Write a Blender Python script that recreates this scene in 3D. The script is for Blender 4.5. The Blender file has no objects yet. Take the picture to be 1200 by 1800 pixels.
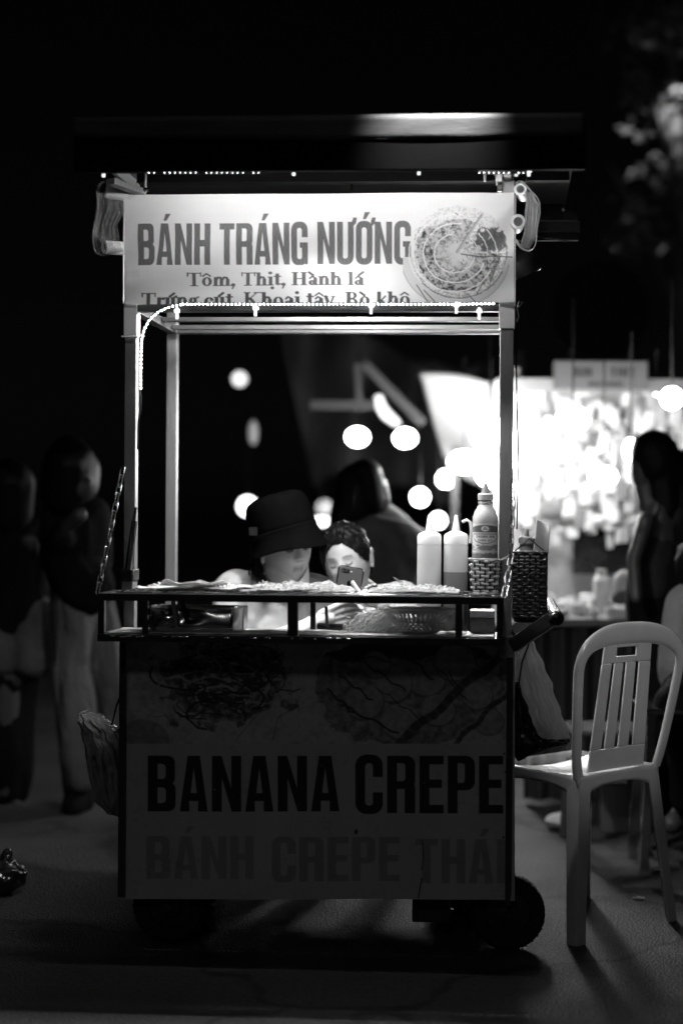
import bpy, bmesh, math, random
import numpy as np
from mathutils import Vector, Matrix, noise
R = math.radians
random.seed(7)
sc = bpy.context.scene
COL = sc.collection

# ------------------------------------------------------------------ camera
FPX, CX, CY, CAMZ, ROLL = 2728.0, 720.0, 900.0, 1.14, R(0.4)
cam_d = bpy.data.cameras.new('camera')
cam = bpy.data.objects.new('camera', cam_d); COL.objects.link(cam)
cam_d.sensor_fit = 'HORIZONTAL'; cam_d.sensor_width = 24.0; cam_d.lens = FPX / 1200 * 24
cam_d.shift_x = (600 - CX) / 1200
cam_d.clip_start = .05; cam_d.clip_end = 400
cam_d.dof.use_dof = True; cam_d.dof.focus_distance = 4.12; cam_d.dof.aperture_fstop = 1.2
cam.matrix_world = Matrix.Translation((0, 0, CAMZ)) @ Matrix.Rotation(R(90), 4, 'X') @ Matrix.Rotation(ROLL, 4, 'Z')
sc.camera = cam

# ------------------------------------------------------------------ night sky, far street light, exposure
w = bpy.data.worlds.new('World'); sc.world = w; w.use_nodes = True
nt = w.node_tree; nt.nodes.clear()
sky = nt.nodes.new('ShaderNodeTexSky'); sky.sky_type = 'NISHITA'; sky.sun_disc = False
sky.sun_elevation = R(27); sky.sun_rotation = R(170)
bw = nt.nodes.new('ShaderNodeRGBToBW'); bg = nt.nodes.new('ShaderNodeBackground'); wo = nt.nodes.new('ShaderNodeOutputWorld')
bg.inputs['Strength'].default_value = .00022
nt.links.new(sky.outputs[0], bw.inputs[0]); nt.links.new(bw.outputs[0], bg.inputs[0]); nt.links.new(bg.outputs[0], wo.inputs[0])
sl = bpy.data.lights.new('sun', 'SUN'); sl.energy = .06; sl.angle = R(5); sl.color = (1, 1, 1)
so = bpy.data.objects.new('sun', sl); COL.objects.link(so)
so.rotation_euler = (R(63), 0, R(-8))
sc.view_settings.view_transform = 'Standard'; sc.view_settings.look = 'None'
sc.view_settings.exposure = 0; sc.view_settings.gamma = 1; sc.view_settings.use_curve_mapping = False
sc.cycles.use_denoising = True
sc.cycles.max_bounces = 8; sc.cycles.transparent_max_bounces = 16
sc.cycles.caustics_reflective = False; sc.cycles.caustics_refractive = False
sc.cycles.sample_clamp_indirect = 6

# ------------------------------------------------------------------ frames of reference
def P(px, py, Y):
    """the world point at depth Y seen at a place of the photograph"""
    dx, dy = px - CX, CY - py
    c, s = math.cos(ROLL), math.sin(ROLL)
    return Vector(((dx * c - dy * s) / FPX * Y, Y, CAMZ + (dx * s + dy * c) / FPX * Y))
TH = R(3.5)
CART = Matrix.Translation((P(560, 900, 4).x, 4.0, 0)) @ Matrix.Rotation(-TH, 4, 'Z')
CINV = CART.inverted()
def L(px, py, yl=0.0):
    """cart-frame point on the plane y = yl"""
    o = CINV @ Vector((0, 0, CAMZ)); d = (CINV @ P(px, py, 4)) - o
    t = (yl - o.y) / d.y
    return o + d * t

# ------------------------------------------------------------------ materials (all neutral: the photograph is black and white)
MATS = {}
def mat(name, v, rough=.5, metal=0, var=.15, scale=8, bump=0, bscale=60, trans=0, sss=0, emit=0, alpha=1, coat=0, attr=None, spec=.5, stretch=None, dist=.002):
    if name in MATS: return MATS[name]
    m = bpy.data.materials.new(name); m.use_nodes = True; MATS[name] = m
    n = m.node_tree.nodes; l = m.node_tree.links
    b = n['Principled BSDF']
    b.inputs['Roughness'].default_value = rough; b.inputs['Metallic'].default_value = metal
    b.inputs['Specular IOR Level'].default_value = spec
    tc = n.new('ShaderNodeTexCoord'); src = tc.outputs['Object']
    if stretch:
        mp = n.new('ShaderNodeMapping'); mp.inputs['Scale'].default_value = stretch
        l.new(src, mp.inputs[0]); src = mp.outputs[0]
    nz = n.new('ShaderNodeTexNoise'); nz.inputs['Scale'].default_value = scale; nz.inputs['Detail'].default_value = 6
    l.new(src, nz.inputs['Vector'])
    mr = n.new('ShaderNodeMapRange'); mr.inputs['From Min'].default_value = .25; mr.inputs['From Max'].default_value = .75
    mr.inputs['To Min'].default_value = 1 - var; mr.inputs['To Max'].default_value = 1 + var
    l.new(nz.outputs['Fac'], mr.inputs['Value'])
    mu = n.new('ShaderNodeMath'); mu.operation = 'MULTIPLY'; mu.use_clamp = True
    l.new(mr.outputs[0], mu.inputs[0])
    if attr:
        a = n.new('ShaderNodeAttribute'); a.attribute_name = attr; l.new(a.outputs['Fac'], mu.inputs[1])
    else: mu.inputs[1].default_value = v
    cb = n.new('ShaderNodeCombineColor')
    for i in range(3): l.new(mu.outputs[0], cb.inputs[i])
    l.new(cb.outputs[0], b.inputs['Base Color'])
    rr = n.new('ShaderNodeMapRange'); rr.inputs['To Min'].default_value = max(.03, rough - .12); rr.inputs['To Max'].default_value = min(1, rough + .12)
    l.new(nz.outputs['Fac'], rr.inputs['Value']); l.new(rr.outputs[0], b.inputs['Roughness'])
    if trans: b.inputs['Transmission Weight'].default_value = trans
    if coat: b.inputs['Coat Weight'].default_value = coat; b.inputs['Coat Roughness'].default_value = .15
    if sss:
        b.inputs['Subsurface Weight'].default_value = sss; b.inputs['Subsurface Radius'].default_value = (1, 1, 1); b.inputs['Subsurface Scale'].default_value = .006
    if alpha < 1: b.inputs['Alpha'].default_value = alpha
    if emit: b.inputs['Emission Color'].default_value = (1, 1, 1, 1); b.inputs['Emission Strength'].default_value = emit
    if bump:
        bz = n.new('ShaderNodeTexNoise'); bz.inputs['Scale'].default_value = bscale; bz.inputs['Detail'].default_value = 5
        l.new(src, bz.inputs['Vector'])
        bp = n.new('ShaderNodeBump'); bp.inputs['Strength'].default_value = bump; bp.inputs['Distance'].default_value = dist
        l.new(bz.outputs['Fac'], bp.inputs['Height']); l.new(bp.outputs[0], b.inputs['Normal'])
    return m
M_ALU = mat('brushed_metal', .32, .42, .55, .12, 20, .25, 90, stretch=(12, 12, 1))
M_RAIL = mat('grey_rail_paint', .11, .5, 0, .2, 20, .25, 90, spec=.3)
M_DARKMETAL = mat('dark_painted_metal', .035, .32, .3, .35, 14, .3, 40)
M_STEEL = mat('polished_steel', .6, .16, 1, .1, 12, .2, 14, dist=.006)
M_CHROME = mat('chrome', .75, .1, 1, .08, 20)
M_CHAIN = mat('chain_steel', .26, .3, .9, .3, 200)
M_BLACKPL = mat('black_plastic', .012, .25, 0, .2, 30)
M_RUBBER = mat('rubber', .006, .8, 0, .3, 30, .5, 80)
M_ROOFTOP = mat('worn_sheet_metal', .06, .6, 0, .35, 9, .4, 40, stretch=(1, 6, 6))
M_ROOF = mat('black_roof_sheet', .0025, .7, 0, .3, 10, .3, 30, spec=.03)
M_ROOFIN = mat('roof_lining', .004, .85, 0, .35, 6, .3, 30, spec=.15)
M_LED = mat('led_bead', .9, .4, emit=110)
M_LEDB = mat('led_bead_work', .9, .4, emit=3600)
M_LED2 = mat('led_bead_eave', .9, .4, emit=14)
M_STRIP = mat('led_tape', .08, .4)
M_CLIP = mat('clip_glow', .85, .3, emit=1.2)  # LED light caught in the clips, put in as their own glow
M_PLASTIC = mat('chair_plastic', .6, .24, 0, .22, 5, .15, 18, coat=.5)
M_FLOOR = mat('tray_lining', .62, .45, 0, .35, 30, .6, 60)
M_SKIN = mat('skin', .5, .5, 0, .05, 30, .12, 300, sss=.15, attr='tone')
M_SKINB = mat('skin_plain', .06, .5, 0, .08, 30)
M_HAIR = mat('black_hair', .005, .45, 0, .4, 60, .5, 140, stretch=(6, 6, 1), spec=.12)
M_HAT = mat('black_hat_cloth', .004, .9, 0, .2, 60, .6, 500, spec=0)
M_JACKET = mat('light_jacket_cloth', .66, .8, 0, .1, 10, .8, 16, dist=.012)
M_FLEECE = mat('pale_fleece', .6, .9, 0, .35, 90, .9, 90, dist=.008)
M_MASK = mat('white_mask_cloth', .88, .7, 0, .06, 20, .4, 60)
M_DARKCL = mat('dark_cloth', .007, .85, 0, .3, 14, .6, 30, dist=.01, spec=.08)
M_MIDCL = mat('grey_cloth', .09, .85, 0, .3, 9, .7, 22, dist=.012, spec=.1)
M_WHITECL = mat('white_cloth', .62, .8, 0, .1, 8, .5, 16, dist=.02)

def translucent(m, f):
    n = m.node_tree.nodes; l = m.node_tree.links; b = n['Principled BSDF']; out = n['Material Output']
    tr_ = n.new('ShaderNodeBsdfTranslucent'); mx = n.new('ShaderNodeMixShader'); mx.inputs[0].default_value = f
    src_ = b.inputs['Base Color'].links[0].from_socket; l.new(src_, tr_.inputs[0]); l.new(b.outputs[0], mx.inputs[1]); l.new(tr_.outputs[0], mx.inputs[2]); l.new(mx.outputs[0], out.inputs[0])
# ------------------------------------------------------------------ building helpers
def tag(o, label=None, cat=None, group=None, kind=None):
    if label: o['label'] = label
    if cat: o['category'] = cat
    if group: o['group'] = group
    if kind: o['kind'] = kind
    return o
def thing(name, label, cat, mtx=None, group=None):
    o = bpy.data.objects.new(name, None); COL.objects.link(o); o.empty_display_size = .05
    if mtx is not None: o.matrix_world = mtx
    return tag(o, label, cat, group)
def at(x, y, z, extra=None):
    """matrix of a thing standing at a cart-frame point"""
    m = CART @ Matrix.Translation((x, y, z))
    return m @ extra if extra is not None else m
class MB:
    def __init__(s): s.v = []; s.f = []
    def add(s, vs, fs):
        k = len(s.v); s.v += [tuple(v) for v in vs]; s.f += [tuple(i + k for i in f) for f in fs]; return s
    def box(s, x0, x1, y0, y1, z0, z1, m=None):
        vs = [Vector((x, y, z)) for x in (x0, x1) for y in (y0, y1) for z in (z0, z1)]
        if m is not None: vs = [m @ v for v in vs]
        return s.add(vs, [(0, 1, 3, 2), (4, 6, 7, 5), (0, 4, 5, 1), (2, 3, 7, 6), (0, 2, 6, 4), (1, 5, 7, 3)])
    def bar(s, a, b, wx, wy, up=(0, 0, 1)):
        a = Vector(a); b = Vector(b); d = (b - a).normalized(); u = Vector(up)
        if abs(d.dot(u)) > .95: u = Vector((0, 1, 0))
        r = d.cross(u).normalized(); u = r.cross(d)
        vs = [p + r * i * wx / 2 + u * j * wy / 2 for p in (a, b) for i, j in ((-1, -1), (1, -1), (1, 1), (-1, 1))]
        return s.add(vs, [(0, 3, 2, 1), (4, 5, 6, 7), (0, 1, 5, 4), (1, 2, 6, 5), (2, 3, 7, 6), (3, 0, 4, 7)])
    def tube(s, pts, r, seg=8, closed=False, flat=1, caps=True):
        pts = [Vector(p) for p in pts]; n = len(pts); rs = r if isinstance(r, (list, tuple)) else [r] * n
        vs = []; prev = None
        for i, p in enumerate(pts):
            if closed: d = pts[(i + 1) % n] - pts[i - 1]
            else: d = pts[min(i + 1, n - 1)] - pts[max(i - 1, 0)]
            d.normalize()
            if prev is None:
                u = Vector((0, 0, 1)) if abs(d.z) < .9 else Vector((1, 0, 0))
            else: u = prev
            u = (u - d * u.dot(d)).normalized(); prev = u; w_ = d.cross(u)
            for k in range(seg):
                a = 2 * math.pi * k / seg
                vs.append(p + (u * math.cos(a) * flat + w_ * math.sin(a)) * rs[i])
        fs = []
        for i in range(n if closed else n - 1):
            j = (i + 1) % n
            for k in range(seg):
                k2 = (k + 1) % seg
                fs.append((i * seg + k, i * seg + k2, j * seg + k2, j * seg + k))
        if not closed and caps:
            fs.append(tuple(range(seg))[::-1]); fs.append(tuple((n - 1) * seg + k for k in range(seg)))
        return s.add(vs, fs)
    def lathe(s, prof, seg=32, m=None, sx=1, sy=1):
        vs = []; n = len(prof)
        for r, z in prof:
            for k in range(seg):
                a = 2 * math.pi * k / seg; v = Vector((math.cos(a) * r * sx, math.sin(a) * r * sy, z))
                vs.append(m @ v if m is not None else v)
        fs = [(i * seg + k, i * seg + (k + 1) % seg, (i + 1) * seg + (k + 1) % seg, (i + 1) * seg + k) for i in range(n - 1) for k in range(seg)]
        if prof[0][0] > 1e-5: fs.append(tuple(range(seg))[::-1])
        if prof[-1][0] > 1e-5: fs.append(tuple((n - 1) * seg + k for k in range(seg)))
        return s.add(vs, fs)
    def ball(s, c, r, seg=16, rings=10, sc_=(1, 1, 1)):
        prof = [(max(1e-6, math.sin(math.pi * i / rings)), -math.cos(math.pi * i / rings)) for i in range(rings + 1)]
        m = Matrix.Translation(c) @ Matrix.Diagonal((r * sc_[0], r * sc_[1], r * sc_[2], 1))
        return s.lathe(prof, seg, m)
    def grid(s, fn, nu, nv):
        vs = [fn(i / nu, j / nv) for j in range(nv + 1) for i in range(nu + 1)]
        return s.add(vs, [(j * (nu + 1) + i, j * (nu + 1) + i + 1, (j + 1) * (nu + 1) + i + 1, (j + 1) * (nu + 1) + i) for j in range(nv) for i in range(nu)])
    def build(s, name, m, parent=None, smooth=False, bevel=0, solid=0, subd=0, mtx=None):
        me = bpy.data.meshes.new(name); me.from_pydata(s.v, [], s.f)
        me.materials.append(m)
        bm = bmesh.new(); bm.from_mesh(me)
        bmesh.ops.recalc_face_normals(bm, faces=bm.faces); bm.to_mesh(me); bm.free()
        if smooth:
            me.polygons.foreach_set('use_smooth', [True] * len(me.polygons)); me.set_sharp_from_angle(angle=R(42))
        o = bpy.data.objects.new(name, me); COL.objects.link(o)
        if parent: o.parent = parent
        elif mtx is not None: o.matrix_world = mtx
        if solid: q = o.modifiers.new('s', 'SOLIDIFY'); q.thickness = solid; q.offset = 0
        if bevel: q = o.modifiers.new('b', 'BEVEL'); q.width = bevel; q.segments = 2; q.limit_method = 'ANGLE'
        if subd: q = o.modifiers.new('u', 'SUBSURF'); q.levels = subd; q.render_levels = subd
        return o
def copy_tree(o, parent=None):
    c = o.copy(); COL.objects.link(c)
    if parent: c.parent = parent
    for ch in o.children: copy_tree(ch, c)
    return c

# ------------------------------------------------------------------ printing: a small rasteriser for flat print, read as a point attribute
class Canvas:
    """coordinates are given in units of the canvas; S samples per unit; values 0..1 of ink reflectance"""
    def __init__(s, x0, y0, x1, y1, S, base):
        s.x0, s.y0, s.S = x0, y0, S
        s.w = int((x1 - x0) * S); s.h = int((y1 - y0) * S)
        s.a = np.full((s.h, s.w), float(base))
        s.X, s.Y = np.meshgrid(x0 + (np.arange(s.w) + .5) / S, y0 + (np.arange(s.h) + .5) / S)
    def sub(s, x0, y0, x1, y1):
        i0 = max(0, int((x0 - s.x0) * s.S) - 2); i1 = min(s.w, int((x1 - s.x0) * s.S) + 3)
        j0 = max(0, int((y0 - s.y0) * s.S) - 2); j1 = min(s.h, int((y1 - s.y0) * s.S) + 3)
        return slice(j0, j1), slice(i0, i1)
    def inpoly(s, pts, sl):
        X, Y = s.X[sl], s.Y[sl]; ins = np.zeros(X.shape, bool); n = len(pts)
        for i in range(n):
            x1, y1 = pts[i]; x2, y2 = pts[(i + 1) % n]
            if y1 == y2: continue
            c = ((y1 > Y) != (y2 > Y)) & (X < (x2 - x1) * (Y - y1) / (y2 - y1) + x1)
            ins ^= c
        return ins
    def poly(s, pts, val, al=1):
        xs = [p[0] for p in pts]; ys = [p[1] for p in pts]; sl = s.sub(min(xs), min(ys), max(xs), max(ys))
        if s.a[sl].size == 0: return
        m = s.inpoly(pts, sl); s.a[sl] = np.where(m, s.a[sl] * (1 - al) + val * al, s.a[sl])
    def stroke(s, pts, w_, val, al=1, taper=False):
        for i in range(len(pts) - 1):
            (x1, y1), (x2, y2) = pts[i], pts[i + 1]; ww = w_ if not taper else w_ * (1 - .8 * abs(2 * i / len(pts) - 1))
            sl = s.sub(min(x1, x2) - ww, min(y1, y2) - ww, max(x1, x2) + ww, max(y1, y2) + ww)
            if s.a[sl].size == 0: continue
            X, Y = s.X[sl], s.Y[sl]; dx, dy = x2 - x1, y2 - y1; q = dx * dx + dy * dy + 1e-9
            t = np.clip(((X - x1) * dx + (Y - y1) * dy) / q, 0, 1)
            d = np.hypot(X - x1 - t * dx, Y - y1 - t * dy)
            k = np.clip((ww / 2 - d) * s.S + .5, 0, 1) * al
            s.a[sl] = s.a[sl] * (1 - k) + val * k
    def oval(s, cx, cy, rx, ry, val, al=1, rot=0):
        r = max(rx, ry); sl = s.sub(cx - r, cy - r, cx + r, cy + r); X, Y = s.X[sl] - cx, s.Y[sl] - cy
        c, q = math.cos(rot), math.sin(rot); U, V = X * c + Y * q, -X * q + Y * c
        k = np.clip((1 - np.hypot(U / rx, V / ry)) * min(rx, ry) * s.S + .5, 0, 1) * al
        s.a[sl] = s.a[sl] * (1 - k) + val * k
def fnoise(shape, cell, seed, octaves=4):
    rng = np.random.RandomState(seed); out = np.zeros(shape); amp = 1; tot = 0
    for o in range(octaves):
        c = max(1.5, cell / 2 ** o); gh, gw = int(shape[0] / c) + 3, int(shape[1] / c) + 3
        g = rng.rand(gh, gw); y = np.arange(shape[0]) / c; x = np.arange(shape[1]) / c
        yi, xi = y.astype(int), x.astype(int); fy, fx = (y - yi)[:, None], (x - xi)[None]
        fy = fy * fy * (3 - 2 * fy); fx = fx * fx * (3 - 2 * fx)
        a = g[yi][:, xi]; b = g[yi][:, xi + 1]; c2 = g[yi + 1][:, xi]; d = g[yi + 1][:, xi + 1]
        out += amp * ((a * (1 - fx) + b * fx) * (1 - fy) + (c2 * (1 - fx) + d * fx) * fy); tot += amp; amp *= .55
    return out / tot
def rr(x0, y0, x1, y1, r, corners='1111'):
    """rounded rectangle; y up; corners order: bottom-left, bottom-right, top-right, top-left"""
    pts = []
    for k, (cx, cy, a0) in enumerate(((x0 + r, y0 + r, 180), (x1 - r, y0 + r, 270), (x1 - r, y1 - r, 0), (x0 + r, y1 - r, 90))):
        if corners[k] == '1': pts += [(cx + r * math.cos(R(a0 + t)), cy + r * math.sin(R(a0 + t))) for t in range(0, 91, 15)]
        else: pts.append(((x0, y0), (x1, y0), (x1, y1), (x0, y1))[k])
    return pts
# heavy condensed capitals: height 1, width w, stem t; '+' adds ink, '-' removes it
def glyph(ch, w, t=.17, h=.15):
    q = []
    if ch == 'B': q = [('+', rr(0, 0, w, .53, .13, '0110')), ('+', rr(0, .47, w * .97, 1, .13, '0110')), ('-', rr(t, h, w - t, .43, .06, '0110')), ('-', rr(t, .58, w - t * 1.03, 1 - h, .06, '0110')), ('-', [(w * 1.01, .44), (w * 1.01, .58), (w * .9, .51)])]
    elif ch == 'A': q = [('+', [(0, 0), (w * .28, 1), (w * .72, 1), (w, 0), (w - t * .98, 0), (w * .66, .19), (w * .34, .19), (t * .98, 0)]), ('-', [(w * .5, .78), (w * .39, .33), (w * .61, .33)])]
    elif ch == 'N': q = [('+', [(0, 0), (0, 1), (w * .33, 1), (w - t, .42), (w - t, 1), (w, 1), (w, 0), (w * .68, 0), (t, .6), (t, 0)])]
    elif ch == 'H': q = [('+', [(0, 0), (0, 1), (t, 1), (t, .6), (w - t, .6), (w - t, 1), (w, 1), (w, 0), (w - t, 0), (w - t, .44), (t, .44), (t, 0)])]
    elif ch == 'T': q = [('+', [(0, 1), (w, 1), (w, 1 - h), (w / 2 + t / 2, 1 - h), (w / 2 + t / 2, 0), (w / 2 - t / 2, 0), (w / 2 - t / 2, 1 - h), (0, 1 - h)])]
    elif ch == 'E': q = [('+', [(0, 0), (0, 1), (w, 1), (w, 1 - h), (t, 1 - h), (t, .59), (w * .93, .59), (w * .93, .44), (t, .44), (t, h), (w, h), (w, 0)])]
    elif ch == 'I': q = [('+', [(0, 0), (0, 1), (t, 1), (t, 0)])]
    elif ch == 'P': q = [('+', [(0, 0), (0, 1), (t, 1), (t, 0)]), ('+', rr(0, .4, w, 1, .15, '0110')), ('-', rr(t, .53, w - t, 1 - h + .02, .05, '0110'))]
    elif ch == 'R': q = [('+', [(0, 0), (0, 1), (t, 1), (t, 0)]), ('+', rr(0, .42, w, 1, .15, '0110')), ('+', rr(w - t * 1.05, 0, w, .52, .06, '0010')), ('-', rr(t, .56, w - t, 1 - h + .02, .05, '0110')), ('-', [(w * .97, .47), (w * 1.02, .52), (w * 1.02, .44)])]
    elif ch == 'C': q = [('+', rr(0, -.02, w, 1.02, .19)), ('-', rr(t, .13, w - t, .87, .06)), ('-', [(w - t - .01, .36), (w + .01, .36), (w + .01, .63), (w - t - .01, .63)])]
    elif ch == 'G': q = [('+', rr(0, -.02, w, 1.02, .19)), ('-', rr(t, .13, w - t, .87, .06)), ('-', [(w - t - .01, .5), (w + .01, .5), (w + .01, .65), (w - t - .01, .65)]), ('+', [(w * .52, .4), (w * .52, .53), (w, .53), (w, 0), (w * .85, 0), (w - t, .12), (w - t, .4)])]
    elif ch == 'O': q = [('+', rr(0, -.02, w, 1.02, .19)), ('-', rr(t, .13, w - t, .87, .06))]
    elif ch == 'U': q = [('+', rr(0, -.02, w, 1, .19, '1100')), ('-', rr(t, .13, w - t, 1.1, .06, '1100'))]
    return q
def bigword(cv, word, x0, x1, ytop, ybot, val, gap=.07, slope=0):
    """word of heavy capitals between photograph columns x0..x1 (canvas y grows downwards)"""
    W = {'I': .17, 'T': .44, 'E': .41, 'P': .46, 'C': .47, 'N': .5, 'H': .47, 'U': .48, 'O': .48, 'Ư': .48, 'Ớ': .48, ' ': .2}
    base = {'Á': 'A', 'Ư': 'U', 'Ớ': 'O'}
    ws = [W.get(c, .48) for c in word]; tot = sum(ws) + gap * (len(word) - 1)
    H = ybot - ytop; k = (x1 - x0) / (tot * H); x = x0
    for c, w_ in zip(word, ws):
        g = glyph(base.get(c, c), w_); S = cv.S
        sl = cv.sub(x - 8, ytop - .35 * H, x + w_ * H * k + 10, ybot + 4)
        m = np.zeros(cv.a[sl].shape, bool)
        def tr(p): return [(x + a * H * k, ybot - b * H + slope * (x - x0)) for a, b in p]
        for sgn, p in g:
            i = cv.inpoly(tr(p), sl); m = (m | i) if sgn == '+' else (m & ~i)
        if c in 'ÁỚ':
            o = .16 if c == 'Á' else .1
            m |= cv.inpoly(tr([(w_ * .4 + o * .1, 1.06), (w_ * .58 + o * .1, 1.06), (w_ * .84 + o * .1, 1.23), (w_ * .52 + o * .1, 1.23)]), sl)
        if c in 'ƯỚ':
            m |= cv.inpoly(tr([(w_ - .05, .86), (w_ - .05, 1.0), (w_ - .01, 1.1), (w_ + .09, 1.1), (w_ + .07, .97)]), sl)
        v = val if not callable(val) else val(cv.X[sl], cv.Y[sl])
        cv.a[sl] = np.where(m, v, cv.a[sl])
        x += (w_ + gap) * H * k
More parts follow.
